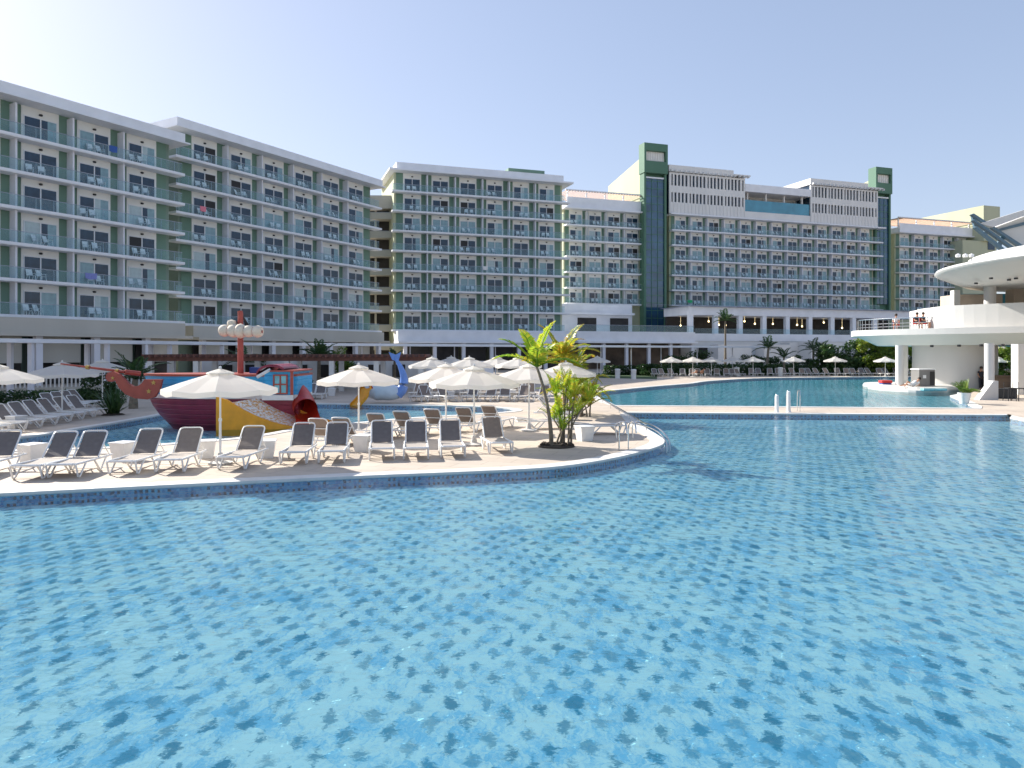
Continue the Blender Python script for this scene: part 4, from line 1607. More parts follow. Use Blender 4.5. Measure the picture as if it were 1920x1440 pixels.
def palm(loc, label, h, lean, n, ln, mat_, el=(0.2, 1.2), droop=0.9, lw=0.09, ll=0.42, trunk_r=0.07, group=None, seg=16, name='palm_tree', stems=1):
    root = empty(name, loc, 0, label, 'palm', group)
    tm, cm = MB(), MB()
    for s_ in range(stems):
        lx, ly = (lean[0], lean[1]) if stems == 1 else (lean[0] + random.uniform(-0.5, 0.5), lean[1] + random.uniform(-0.4, 0.4))
        hh = h if stems == 1 else h * random.uniform(0.25, 1.1)
        bx_, by_ = (0, 0) if stems == 1 else (random.uniform(-0.25, 0.25), random.uniform(-0.2, 0.2))
        pts = [(bx_ + lx * t * t, by_ + ly * t * t, hh * t) for t in (0, 0.15, 0.35, 0.55, 0.75, 0.9, 1.0)]
        tm.tube(pts, [trunk_r * (1.45 - 0.65 * t) * (1 + 0.08 * math.sin(9 * t)) for t in (0, 0.15, 0.35, 0.55, 0.75, 0.9, 1.0)], 8)
        top = pts[-1]
        for k in range(n):
            az = 2 * math.pi * (k + random.uniform(-0.3, 0.3)) / n + s_
            e = el[0] + (el[1] - el[0]) * ((k * 0.618) % 1.0)
            frond(cm, top, az, e, ln * random.uniform(0.8, 1.1), droop * random.uniform(0.75, 1.3), lw, seg, random.uniform(-0.2, 0.2), ll)
    tm.build('trunk', 'trunk', root, smooth=True)
    cm.build('crown', mat_, root)
    return root
random.seed(21)
b1 = gnd(1034, 838)
palm((b1.x, b1.y, 0), 'tall young palm with curved thin trunk and broad yellow-green leaves on the deck', 2.45, (-0.45, 0.0), 9, 1.45, 'palm_leaf_bright', (0.45, 1.4), 1.15, 0.055, 0.25, 0.046, seg=26)
palm((b1.x + 0.38, b1.y + 0.3, 0), 'low bushy palm clump with many green-gold stems beside the tall palm', 1.65, (0.20, 0.0), 5, 0.85, 'palm_leaf_bright', (0.7, 1.45), 0.9, 0.045, 0.24, 0.024, stems=10, name='palm_clump', seg=18)
b2 = gnd(1090, 776)
palm((b2.x - 0.6, b2.y, 0), 'orange-tinged palm cluster behind the parasol right of the tall palm', 2.5, (0.1, 0), 9, 1.9, 'palm_leaf_gold', (0.15, 1.3), 1.4, 0.045, 0.25, 0.05, stems=5, name='palm_clump', seg=24)
palm((b2.x + 0.0, b2.y - 1.5, 0), 'small green palm on thin stems at the deck edge beyond the clump', 1.1, (0.0, 0), 6, 1.1, 'palm_leaf_gold', (0.6, 1.4), 0.9, 0.05, 0.25, 0.03, stems=6, name='palm_clump', seg=18)
sm = MB()
for k in range(16):
    a_, r_ = random.uniform(0, 6.28), random.uniform(0.2, 0.5)
    sm.lathe([(0.0, -0.05), (0.10, 0.0), (0.08, 0.09), (0.0, 0.13)], 6, (r_ * math.cos(a_) * 1.1, r_ * math.sin(a_) * 0.8, 0.0))
sm.lathe([(0.58, 0.0), (0.52, 0.04), (0.0, 0.07)], 18)
tag(sm.build('planting_bed', 'soil', loc=(b1.x + 0.15, b1.y + 0.1, 0.0)), 'dark soil and stones round the feet of the tall palm', 'planting bed')
sm = MB()
sm.lathe([(0.7, 0.0), (0.62, 0.05), (0.0, 0.09)], 14)
tag(sm.build('planting_bed', 'soil', loc=(b2.x - 0.5, b2.y - 0.6, 0.0)), 'dark soil patch under the palms behind the low clump', 'planting bed')

palm((atx(250, 37.5), 37.5, 0), 'feathery green palm rising behind the ship bow at left', 1.5, (0.1, 0), 13, 1.75, 'palm_leaf_dark', (0.15, 1.2), 1.0, 0.05, 0.30, 0.16, 'palms round the pools', 22)
palm((atx(455, 56), 56, 0), 'dark palm crown above the brown pergola, behind the ship mast', 2.1, (0, 0), 11, 1.7, 'palm_leaf_dark', (0.1, 1.2), 1.1, 0.07, 0.3, 0.14, 'palms round the pools')
palm((atx(598, 56), 56, 0), 'dark upright palm above the brown pergola, left of the gallery gap', 2.4, (0, 0), 11, 2.0, 'palm_leaf_dark', (0.3, 1.3), 0.8, 0.09, 0.28, 0.14, 'palms round the pools')
palm((atx(740, 56), 56, 0), 'small dark palm against the white arcade above the pergola end', 2.3, (0, 0), 8, 1.3, 'palm_leaf_dark', (0.2, 1.3), 0.8, 0.08, 0.3, 0.1, 'palms round the pools')
palm((atx(1360, 120), 120, 0), 'tall dark palm standing against the restaurant bays', 8.0, (0, 0), 11, 2.3, 'palm_leaf_dark', (0.1, 1.25), 1.0, 0.08, 0.3, 0.16, 'palms round the pools', 14)
palm((atx(1438, 92), 92, 0), 'dark palm with spreading crown right of the five far parasols', 3.4, (0.2, 0), 11, 2.0, 'palm_leaf_dark', (0.0, 1.2), 1.1, 0.07, 0.3, 0.16, 'palms round the pools', 14)
palm((atx(1470, 92), 92, 0), 'lower dark palm beside the spreading one, before the stair wall', 2.2, (0, 0), 10, 1.8, 'palm_leaf_dark', (0.1, 1.2), 1.1, 0.07, 0.3, 0.14, 'palms round the pools', 14)
palm((atx(1540, 94), 94, 0), 'dark palm at left edge of the trees beyond the far pool', 3.0, (0, 0), 10, 1.9, 'palm_leaf_dark', (0.1, 1.2), 1.1, 0.07, 0.3, 0.14, 'palms round the pools', 14)

def foliage(name, loc, label, cat, rx, ry, rz, n, leafs, mat_, stem=True, box=False, clumps=14):
    root = empty(name, loc, 0, label, cat, None)
    m_ = MB()
    cl = []
    for k in range(clumps):
        while True:
            q = Vector((random.uniform(-1, 1), random.uniform(-1, 1), random.uniform(-0.85, 1)))
            if box or 0.3 < q.length < 0.95:
                break
        cl.append((q, random.uniform(0.22, 0.42) if not box else random.uniform(0.2, 0.4)))
    for k in range(n):
        q, r_ = random.choice(cl)
        v = Vector((random.gauss(0, 1), random.gauss(0, 1), random.gauss(0, 1))).normalized() * r_ * random.uniform(0.6, 1.05)
        if box:
            w = Vector((random.uniform(-1, 1), random.uniform(-1, 1), random.uniform(-1, 1) + random.uniform(-0.12, 0.12)))
            p_ = Vector((w.x * rx, w.y * ry, rz + w.z * rz))
        else:
            w = q + v
            p_ = Vector((w.x * rx, w.y * ry, rz + w.z * rz))
        s_ = leafs * random.uniform(0.6, 1.3)
        a_ = Vector((random.gauss(0, 1), random.gauss(0, 1), random.gauss(0, 0.7))).normalized()
        b_ = a_.cross(Vector((random.gauss(0, 1), random.gauss(0, 1), random.gauss(0, 1)))).normalized()
        if p_.z < 0.02:
            p_.z = 0.02
        m_.poly([p_ - a_ * s_, p_ - b_ * s_ * 0.4, p_ + a_ * s_, p_ + b_ * s_ * 0.4])
    m_.build('foliage', mat_, root)
    if stem:
        t_ = MB()
        for k in range(5):
            q, r_ = random.choice(cl)
            t_.tube([(random.uniform(-0.1, 0.1), random.uniform(-0.1, 0.1), 0), (q.x * rx * 0.4, q.y * ry * 0.4, rz * 0.7), (q.x * rx, q.y * ry, rz + q.z * rz)], [0.06, 0.04, 0.015], 5)
        t_.build('stems', 'trunk', root)
    return root
for px, Y, rx, rz, mt, lab in ((1598, 92, 3.0, 2.2, 'bush_leaf', 'dark bushy tree left of the lime tree beyond the far pool'), (1640, 91, 2.8, 2.55, 'bush_leaf_lime', 'lime green tree with bright top, beyond the far pool'),
                               (1690, 90, 2.9, 2.3, 'bush_leaf_lime', 'yellow-green tree just left of the pool bar column'), (1724, 92, 2.6, 2.3, 'bush_leaf', 'dark tree seen between the column and round drum of the bar'),
                               (1556, 92, 2.4, 1.9, 'bush_leaf', 'dark shrub beyond the far pool, left of the trees'), (1842, 86, 2.0, 1.7, 'bush_leaf_lime', 'lime shrub seen right of the bar drum'),
                               (1895, 84, 2.6, 1.9, 'bush_leaf_lime', 'lime tree seen between the right bar columns'), (1666, 96, 2.2, 2.7, 'bush_leaf', 'dark tree showing between the two lime trees')):
    foliage('tree', (atx(px, Y), Y, 0), lab, 'tree', rx, 1.8, rz, 4200, 0.20, mt, clumps=22)
for px, Y, lab in ((1500, 95, 'dark shrub at the foot of the white staircase'), (1405, 97, 'dark shrub behind the last of the five far parasols'), (1450, 97, 'dark shrub between the two palms by the stair')):
    foliage('shrub', (atx(px, Y), Y, 0), lab, 'shrub', 2.0, 1.0, 1.2, 1900, 0.16, 'bush_leaf')
for i, (px, Y, h) in enumerate(((1620, 95, 3.6), (1680, 94, 3.3), (1525, 97, 3.2))):
    palm((atx(px, Y), Y, 0), ('dark palm crown rising above the lime tree beyond the far pool', 'palm crown above the yellow-green tree by the bar', 'dark palm beside the white staircase foot')[i], h, (0, 0), 11, 2.2, ('palm_leaf_bright', 'palm_leaf_bright', 'palm_leaf_dark')[i], (0.0, 1.2), 1.2, 0.05, 0.28, 0.14, 'palms round the pools', 18)
foliage('hedge', (atx(1330, 90.5), 90.5, 0), 'long clipped dark hedge behind the five far parasols', 'hedge', 8.6, 0.7, 0.68, 6500, 0.17, 'bush_leaf', False, True)
foliage('hedge', (atx(1560, 93), 93, 0), 'clipped dark hedge under the trees right of the staircase', 'hedge', 8.0, 0.7, 0.65, 5500, 0.17, 'bush_leaf', False, True)
foliage('hedge', (atx(60, 41.5), 41.5, 0), 'low dark hedge behind the shaded loungers at far left', 'hedge', 5.2, 0.5, 0.35, 3500, 0.12, 'bush_leaf', False, True)
foliage('shrub', (atx(560, 49), 49, 0), 'dark round shrub under the pergola right of the ship cabin', 'shrub', 0.8, 0.7, 0.75, 1500, 0.10, 'bush_leaf')
foliage('shrub', (atx(185, 41), 41, 0), 'dark leafy shrub behind the spiky plant at left', 'shrub', 1.3, 0.8, 1.0, 1800, 0.12, 'bush_leaf')
foliage('shrub', (atx(640, 57), 57, 0), 'leafy green shrub above the pergola beside the upright palm', 'shrub', 1.2, 0.8, 1.5, 1600, 0.12, 'bush_leaf_lime')
foliage('shrub', (atx(500, 57), 57, 0), 'dark leafy shrub above the pergola right of the mast', 'shrub', 1.5, 0.8, 1.45, 1800, 0.12, 'bush_leaf')
foliage('hedge', (atx(1185, 92), 92, 0), 'dark hedge along the lawn in front of the arcade columns', 'hedge', 3.6, 0.6, 0.6, 2500, 0.16, 'bush_leaf', False, True)
foliage('shrub', (atx(1225, 88), 88, 0), 'dark shrub at the left end of the long hedge', 'shrub', 2.2, 0.9, 0.8, 1800, 0.14, 'bush_leaf')
foliage('shrub', (atx(1290, 98), 98, 0), 'dark climbing greenery under the white walkway behind the parasols', 'shrub', 4.0, 0.8, 1.6, 2600, 0.15, 'bush_leaf')
# spiky strap-leaved plant
r = empty('spiky_plant', (gnd(212, 778).x, gnd(212, 778).y, 0), 0, 'spiky strap-leaved plant standing left of the ship bow', 'plant')
m_ = MB()
for k in range(90):
    az, el, ln = random.uniform(0, 6.28), random.uniform(0.5, 1.5), random.uniform(0.7, 1.75)
    d_ = Vector((math.cos(az) * math.cos(el), math.sin(az) * math.cos(el), math.sin(el)))
    s_ = Vector((-math.sin(az), math.cos(az), 0)) * 0.035
    b_ = Vector((random.uniform(-0.2, 0.2), random.uniform(-0.15, 0.15), 0))
    md, tp = b_ + d_ * ln * 0.6, b_ + d_ * ln + Vector((math.cos(az), math.sin(az), -0.6)) * 0.12 * ln
    m_.poly([b_ - s_, b_ + s_, md + s_ * 0.9, md - s_ * 0.9])
    m_.poly([md - s_ * 0.9, md + s_ * 0.9, tp])
m_.build('leaves', 'palm_leaf_dark', r)
m_ = MB()
m_.lathe([(0.5, 0.0), (0.4, 0.06), (0.0, 0.1)], 12)
m_.build('soil', 'soil', r)
# ------------------------------------------------------------------ pirate ship play structure
SX, SY = -11.8, 30.2
ship = empty('pirate_ship', (SX, SY, 0), 0, 'pirate ship play structure with maroon hull, blue topsides and red mast', 'play ship')
def shx(px, Y=28.9):
    return atx(px, Y) - SX
def shz(py, Y=28.9):
    return CZ + (HY - py) / F * Y
def hull(levels, name, mt, cap=True):
    m_ = MB()
    rings = []
    for z, xb, w in levels:
        xs = 3.25
        half = [(xb, 0.0), (xb + 0.22, 0.22 * w), (xb + 0.6, 0.45 * w), (xb + 1.2, 0.72 * w), (xb + 2.0, 0.92 * w), (xb + 3.0, w), (1.6, w), (2.6, 0.95 * w), (xs, 0.82 * w)]
        loop = half + [(x, -y) for x, y in reversed(half[1:])]
        i = len(m_.v)
        m_.v += [(x, y, z) for x, y in loop]
        rings.append((i, len(loop)))
    for (a_, n_), (b_, _) in zip(rings[:-1], rings[1:]):
        for k in range(n_):
            j = (k + 1) % n_
            m_.f.append((a_ + j, a_ + k, b_ + k, b_ + j))
            m_.m.append(0)
    if cap:
        for (a_, n_), fl in ((rings[0], 0), (rings[-1], 1)):
            t = list(range(a_, a_ + n_))
            m_.f.append(tuple(t if not fl else t[::-1]))
            m_.m.append(0)
    return m_.build(name, mt, ship, smooth=True)
hull([(-0.5, -2.0, 0.75), (-0.1, -2.35, 0.98), (0.3, -2.75, 1.12), (0.7, -3.05, 1.22), (1.04, -3.2, 1.27)], 'hull', 'ship_maroon')
hull([(1.042, -3.24, 1.31), (1.20, -3.28, 1.32)], 'white_stripe', 'ship_white')
hull([(1.202, -3.27, 1.28), (1.6, -3.32, 1.30), (1.93, -3.36, 1.33)], 'topside', 'ship_blue')
hull([(1.932, -3.42, 1.39), (2.02, -3.44, 1.40)], 'gunwale', 'ship_red')
def pxpoly(pts, Y, th, name, mt, parent, origin, scale=0.20833, off=(160, 580)):
    """outline read off the photo, set at distance Y with real thickness th (metres, away from the viewer)"""
    m_ = MB()
    P = [at(off[0] + x * scale, off[1] + y * scale, Y) for x, y in pts]
    loop = [Vector((p_.x, p_.z, 0)) for p_ in P]
    for yy, fl in ((Y, 1), (Y + th, 0)):
        i = len(m_.v)
        m_.v += [(p_.x - origin[0], yy - origin[1], p_.z - (origin[2] if len(origin) > 2 else 0)) for p_ in P]
        for t in tessellate_polygon([loop]):
            a_, b_, c_ = (loop[k] for k in t)
            up = (b_ - a_).cross(c_ - a_).z > 0
            if up != bool(fl):
                t = t[::-1]
            m_.f.append(tuple(i + k for k in t))
            m_.m.append(0)
    n_ = len(P)
    for k in range(n_):
        j = (k + 1) % n_
        m_.f.append((k, j, n_ + j, n_ + k))
        m_.m.append(0)
    return m_.build(name, mt, parent)
cres = [(200, 568), (182, 600), (184, 630), (205, 648), (240, 652), (266, 640), (300, 705), (360, 765), (450, 802), (560, 812), (622, 790), (668, 715), (688, 630), (530, 630),
        (505, 668), (470, 690), (430, 694), (385, 668), (340, 620), (300, 580), (250, 560)]
bowY = 28.55
bracket = pxpoly(cres, bowY, 0.16, 'bow_bracket', 'ship_red', ship, (SX, SY))
def star(cx, cy, r_, Y, name, parent, mt='gold_paint'):
    pts = []
    for k in range(10):
        rr = r_ if k % 2 == 0 else r_ * 0.45
        t = math.pi / 2 + k * math.pi / 5
        pts.append((cx + rr * math.cos(t), cy - rr * math.sin(t)))
    return pxpoly(pts, Y, 0.02, name, mt, parent, (SX, SY))
star(612, 660, 24, bowY - 0.022, 'star', bracket)
star(570, 738, 24, bowY - 0.022, 'star', bracket)
star(245, 618, 18, bowY - 0.022, 'star', bracket)
m_ = MB()
b0, b1_, b2_ = at(114, 682, 28.6), at(234, 697.5, 28.9), at(263, 701, 29.3)
o_ = Vector((SX, SY, 0))
m_.tube([b0 - o_, b1_ - o_], [0.03, 0.06], 10)
m_.tube([b1_ - o_, b2_ - o_], 0.10, 12)
bs = m_.build('bowsprit', 'ship_red', ship, smooth=True)
m_ = MB()
for t in (0.42, 0.88):
    q = b0.lerp(b1_, t) - o_
    m_.tube([q - Vector((0.06, 0, -0.007)), q + Vector((0.06, 0, -0.007))], 0.085, 10)
m_.build('gold_ring', 'gold_paint', bs)
# portholes with cannon mouths
for px in (323, 360, 398):
    m_ = MB()
    c_ = at(px, 731, 28.93) - o_
    m_.tube([c_ + Vector((0, 0.05, 0)), c_ + Vector((0, -0.28, -0.02))], [0.10, 0.125], 12)
    cn = m_.build('cannon', 'gold_paint', ship, smooth=True)
    m_ = MB()
    m_.tube([c_ + Vector((0, -0.279, -0.02)), c_ + Vector((0, -0.285, -0.02))], 0.08, 12)
    m_.build('muzzle', 'black_paint', cn)
# cabin
xa, xb = shx(497), shx(549)
m_ = MB()
m_.box(xa, -1.38, 1.205, xb, 1.1, shz(697))
cab = m_.build('cabin', 'ship_blue', ship)
m_ = MB()
m_.box(xa - 0.08, -1.45, 1.0, xb + 0.06, -1.385, 1.2)
m_.build('cabin_sill', 'ship_white', cab)
m_ = MB()
m_.box(xa + 0.25, -1.5, shz(697) + 0.002, xb + 0.1, 1.2, shz(694))
m_.box(xb - 0.06, -1.43, 1.21, xb + 0.05, -1.385, shz(697))
m_.build('cabin_trim', 'ship_red', cab)
m_ = MB()
wx0, wx1, wz0, wz1 = shx(514), shx(541), shz(739), shz(702)
t = 0.055
m_.box(wx0, -1.45, wz0, wx0 + t, -1.386, wz1)
m_.box(wx1 - t, -1.45, wz0, wx1, -1.386, wz1)
xm, zm = (wx0 + wx1) / 2, (wz0 + wz1) / 2
m_.box(xm - t / 2, -1.45, wz0 + t, xm + t / 2, -1.386, wz1 - t)
for z in (wz0, wz1 - t):
    m_.box(wx0 + t, -1.45, z, wx1 - t, -1.386, z + t)
m_.box(wx0 + t, -1.448, zm - t / 2, xm - t / 2, -1.386, zm + t / 2)
m_.box(xm + t / 2, -1.448, zm - t / 2, wx1 - t, -1.386, zm + t / 2)
wn_ = m_.build('window', 'ship_red', cab)
m_ = MB()
m_.box(wx0 + t, -1.41, wz0 + t, wx1 - t, -1.387, wz1 - t)
m_.build('pane', 'cyan_pane', wn_)
# arched maroon awning before the cabin with white bar
arc = []
for k in range(13):
    t = math.pi * (0.05 + 0.75 * k / 12)
    arc.append((shx(509) - math.cos(t) * 0.62, 0, shz(703) + math.sin(t) * 0.42))
m_ = MB()
for (x0, _, z0), (x1, _, z1) in zip(arc[:-1], arc[1:]):
    m_.poly([(x0, -1.3, z0), (x1, -1.3, z1), (x1, 0.9, z1), (x0, 0.9, z0)])
    m_.poly([(x0, -1.3, z0 - 0.1), (x0, 0.9, z0 - 0.1), (x1, 0.9, z1 - 0.1), (x1, -1.3, z1 - 0.1)])
    m_.poly([(x0, -1.3, z0 - 0.1), (x1, -1.3, z1 - 0.1), (x1, -1.3, z1), (x0, -1.3, z0)])
m_.build('arched_hood', 'ship_maroon', ship)
m_ = MB()
m_.tube([(shx(483), -1.36, shz(707)), (shx(508), -1.36, shz(693))], 0.07, 6)
m_.tube([(shx(486), -1.2, shz(694)), (shx(500), -1.2, shz(686)), (shx(514), -1.2, shz(685))], 0.05, 6)
m_.build('hood_trim', 'ship_white', ship)
m_ = MB()
m_.box(shx(442), 0.2, 1.6, shx(480), 0.5, shz(689, 30))
m_.box(shx(405), -1.395, 1.21, shx(500), -1.345, shz(725))
m_.build('deck_panel', 'ship_deep_blue', ship)
# mast, rolled sail, flag
mx, my = atx(451, 29.9) - SX, -0.3
ztop = CZ + (660 - 583) / F * 29.9
m_ = MB()
m_.tube([(mx, my, 0.9), (mx, my, ztop - 0.15), (mx - 0.02, my, ztop)], [0.13, 0.11, 0.10], 12)
mast = m_.build('mast', 'ship_red', ship, smooth=True)
xs0, xs1 = atx(413, 29.7) - SX, atx(495, 29.7) - SX
zs = CZ + (660 - 621) / F * 29.7
m_ = MB()
N = 50
prof, pts = [], []
for k in range(N + 1):
    t = k / N
    seg5 = (t * 5) % 1.0
    bulge = 0.17 + 0.075 * math.sin(math.pi * seg5) ** 0.7 + (0.06 * math.exp(-((t - 0.45) / 0.15) ** 2))
    pts.append((xs0 + (xs1 - xs0) * t, my - 0.32 - 0.25 * (t - 0.5), zs - 0.05 * (t - 0.5)))
    prof.append(bulge)
m_.tube(pts, prof, 16)
sail = m_.build('rolled_sail', 'sail_canvas', mast, smooth=True)
m_ = MB()
for t in (0.2, 0.4, 0.6, 0.8):
    q = Vector(pts[int(t * N)])
    m_.tube([q - Vector((0.02, 0, 0)), q + Vector((0.02, 0, 0))], prof[int(t * N)] + 0.012, 12)
q = Vector(pts[-1])
m_.tube([q + Vector((0.001, 0, 0)), q + Vector((0.02, 0, 0))], 0.06, 10)
m_.build('rope_tie', 'ship_red', mast)
m_ = MB()
m_.poly([(mx + 0.10, my, ztop - 0.2), (mx + 0.13, my + 0.1, ztop - 0.65), (mx + 0.32, my + 0.14, ztop - 0.62), (mx + 0.2, my + 0.05, ztop - 0.35)])
m_.poly([(mx - 0.10, my - 0.05, ztop - 0.45), (mx - 0.42, my - 0.02, ztop - 0.40), (mx - 0.45, my - 0.02, ztop - 0.62), (mx - 0.14, my - 0.05, ztop - 0.70)])
m_.build('flag', 'black_paint', mast)
m_ = MB()
m_.lathe([(0.0, -0.16), (0.15, -0.12), (0.19, 0.0), (0.15, 0.12), (0.0, 0.16)], 12, (mx - 0.32, my - 0.1, ztop - 0.52))
m_.build('canvas_bundle', 'sail_canvas', mast, smooth=True)
m_ = MB()
m_.box(mx - 0.22, my - 0.22, 0.92, mx + 0.22, my + 0.22, 1.3)
m_.build('mast_foot', 'ship_red', ship)

# wide yellow slide: two curved cheeks and a wet bed between them
sl = empty('wide_slide', (atx(405, 27.5), 27.5, 0), R(6), 'wide yellow slide with foaming water on the side of the ship', 'slide')
Ls, Ws, n_ = 3.25, 1.9, 16
SK = 0.62                                              # the slide runs out askew from the hull
zf = lambda t: -0.08 + 1.05 * (1 - min(1, t * 1.02)) ** 2.1
bed = MB()
for k in range(n_):
    t0, t1 = k / n_, (k + 1) / n_
    for j in range(8):
        y0, y1 = 0.14 + (Ws - 0.28) * j / 8, 0.14 + (Ws - 0.28) * (j + 1) / 8
        lift = lambda y: 0.16 * (y / Ws)
        bed.poly([(0.4 + Ls * t + SK * y, y, zf(t) + lift(y) * (1 - t)) for t, y in ((t0, y0), (t1, y0), (t1, y1), (t0, y1))])
bed.build('slide_bed', 'slide_foam', sl, smooth=True)
for y in (0.0, Ws - 0.14):
    m_ = MB()
    prof = [(0.4 + Ls * k / n_, zf(k / n_) + 0.13 - 0.05 * k / n_ + (0.30 * (1 - k / n_) if y else 0)) for k in range(n_ + 1)]
    top = ([(0.0, 1.22), (0.3, 1.12)] + prof) if not y else ([(-0.1, 1.30), (0.12, 1.44), (0.3, 1.40)] + prof)
    sx = SK * y
    for (x0, z0), (x1, z1) in zip(top[:-1], top[1:]):
        for yy in (y, y + 0.13):
            m_.poly([(x0 + sx, yy, -0.4), (x1 + sx, yy, -0.4), (x1 + sx, yy, z1), (x0 + sx, yy, z0)])
        m_.poly([(x0 + sx, y, z0), (x1 + sx, y, z1), (x1 + sx, y + 0.13, z1), (x0 + sx, y + 0.13, z0)])
    for x, z in (top[0], top[-1]):
        m_.poly([(x + sx, y, -0.4), (x + sx, y, z), (x + sx, y + 0.13, z), (x + sx, y + 0.13, -0.4)])
    m_.build('side_cheek', 'slide_yellow', sl)
m_ = MB()
m_.prism([(0.0, 0.131), (0.41 + SK * 0.13, 0.131), (0.41 + SK * Ws, Ws - 0.15), (SK * Ws, Ws - 0.15)], -0.4, 0.93)
m_.build('platform', 'slide_yellow', sl)

# red tube slide at the stern
ts = empty('tube_slide', (atx(560, 29.0), 29.0, 0), 0, 'red tube slide with open mouth at the stern of the ship', 'slide')
P0 = [Vector((-0.55, 1.0, 1.35)), Vector((-0.2, 0.8, 1.05)), Vector((0.1, 0.35, 0.78)), Vector((0.33, -0.15, 0.62))]
m_ = MB()
m_.tube(smooth_line(P0, 4), 0.46, 20, cap=False)
m_.tube(smooth_line(P0, 4), 0.43, 20, cap=False)
m_.build('tube', 'ship_red_bright', ts, smooth=True)
m_ = MB()
ctr, dr = P0[-1], (P0[-1] - P0[-2]).normalized()
ax, ay = dr.cross(Vector((0, 0, 1))).normalized(), dr.cross(Vector((0, 0, 1))).normalized().cross(dr)
ring = []
for k in range(11):
    t = math.pi * (1.0 + k / 10.0)
    o2 = (ax * math.cos(t) + ay * math.sin(t)) * 0.45
    ring.append((ctr + o2, ctr + o2 * 1.05 + dr * 0.55 + Vector((0, 0, -0.16))))
for (a_, b_), (c_, d_) in zip(ring[:-1], ring[1:]):
    m_.poly([a_, c_, d_, b_])
    m_.poly([a_ * 0.999, b_ * 0.999, d_ * 0.999, c_ * 0.999])
m_.build('chute', 'ship_red_bright', ts, smooth=True)
m_ = MB()
m_.poly([(-0.42, 0.2, 1.0), (-0.38, 0.25, 1.62), (-0.05, 0.25, 1.15)])
m_.poly([(-0.42, 0.3, 1.0), (-0.05, 0.3, 1.15), (-0.38, 0.3, 1.62)])
m_.build('fin', 'ship_red_bright', ts)

# ------------------------------------------------------------------ fish-shaped toddler slide
fx, fy = atx(716, 41.3), 41.5
fs = empty('fish_slide', (fx, fy, 0), 0, 'white and blue fish shaped slide with raised tail and yellow tongue', 'slide')
m_ = MB()
m_.tube(smooth_line([(-0.95, -0.3, 0.75), (-0.55, -0.1, 0.85), (0.0, 0, 0.80), (0.5, 0, 0.62), (0.95, 0, 0.60)], 4), [0.34, 0.42, 0.50, 0.56, 0.62, 0.66, 0.68, 0.68, 0.66, 0.62, 0.58, 0.53, 0.48, 0.44, 0.40, 0.36, 0.32], 18)
body = m_.build('body', 'fish_white', fs, smooth=True)
m_ = MB()
tp = smooth_line([(0.85, 0, 0.55), (1.15, 0, 0.85), (1.22, 0, 1.45), (1.0, 0, 2.1), (0.7, 0, 2.55)], 4)
m_.tube(tp, [0.36 - 0.30 * k / (len(tp) - 1) for k in range(len(tp))], 14)
m_.poly([(0.55, -0.03, 2.45), (0.9, -0.03, 2.35), (1.05, -0.03, 2.9), (0.75, -0.03, 2.75), (0.35, -0.03, 2.9)])
m_.poly([(0.55, 0.03, 2.45), (0.35, 0.03, 2.9), (0.75, 0.03, 2.75), (1.05, 0.03, 2.9), (0.9, 0.03, 2.35)])
m_.build('tail', 'fish_blue', fs, smooth=True)
m_ = MB()
m_.tube(smooth_line([(-0.75, -0.15, 1.08), (-0.3, -0.02, 1.25), (0.2, 0, 1.18), (0.6, 0, 0.98)], 4), [0.18, 0.22, 0.26, 0.30, 0.32, 0.33, 0.33, 0.32, 0.30, 0.26, 0.22, 0.18, 0.14], 14)
m_.build('back', 'fish_blue', fs, smooth=True)
m_ = MB()
ton = smooth_line([(-0.55, -0.42, 0.98), (-0.85, -0.60, 0.85), (-0.92, -0.78, 0.45), (-1.2, -1.0, 0.08), (-1.35, -1.15, -0.1)], 4)
for a_, b_ in zip(ton[:-1], ton[1:]):
    w = Vector((0.28, -0.12, 0))
    m_.poly([a_ - w, b_ - w, b_ + w, a_ + w])
    u_ = Vector((0, 0, -0.08))
    m_.poly([a_ - w + u_, a_ + w + u_, b_ + w + u_, b_ - w + u_])
    for sg in (-1, 1):
        m_.poly([a_ + w * sg + Vector((0, 0, 0.14)), b_ + w * sg + Vector((0, 0, 0.14)), b_ + w * sg + u_, a_ + w * sg + u_])
m_.build('tongue', 'slide_yellow', fs, smooth=True)
m_ = MB()
m_.tube(smooth_line([(-1.28, -0.45, 1.0), (-0.9, -0.66, 1.16), (-0.5, -0.62, 0.95), (-0.25, -0.6, 0.7)], 3), 0.06, 8)
m_.build('lip', 'cloth_red', fs, smooth=True)
for dx in (-0.62, -0.95):
    m_ = MB()
    m_.lathe([(0.0, -0.11), (0.09, -0.06), (0.11, 0.0), (0.09, 0.06), (0.0, 0.11)], 10, (dx, -0.46, 1.2))
    m_.build('eye', 'fish_white', fs, smooth=True)

# ------------------------------------------------------------------ pool bar pavilion at right
pv = empty('pool_bar', (34, 56, 0), 0, 'white curved pool bar pavilion with round upper roof at right of the photo', 'pavilion')
O = Vector((34, 56, 0))
def loc2(pts):
    return [(x - O.x, y - O.y) for x, y in pts]
low = loc2(smooth_loop([(29.6, 63.5), (29.5, 61), (30.4, 58.4), (32.2, 55.6), (34.5, 53.0), (37.2, 50.4), (41, 47.2), (48, 43.5), (60, 43), (63, 56), (60, 70), (48, 76), (38, 75), (32.6, 69.5)], 5))
def inset(lp, d_):
    a_, b_ = offset_ribbon(ccw(lp), d_, 0)
    return [(v.x, v.y) for v in a_]
m_ = MB()
m_.prism(low, 4.25, 4.72)
m_.build('lower_roof', 'pav_white', pv, bevel=0.08)
m_ = MB()
lo2 = inset(low, 2.1)
lo1 = inset(low, 0.5)
n_ = len(lo1)
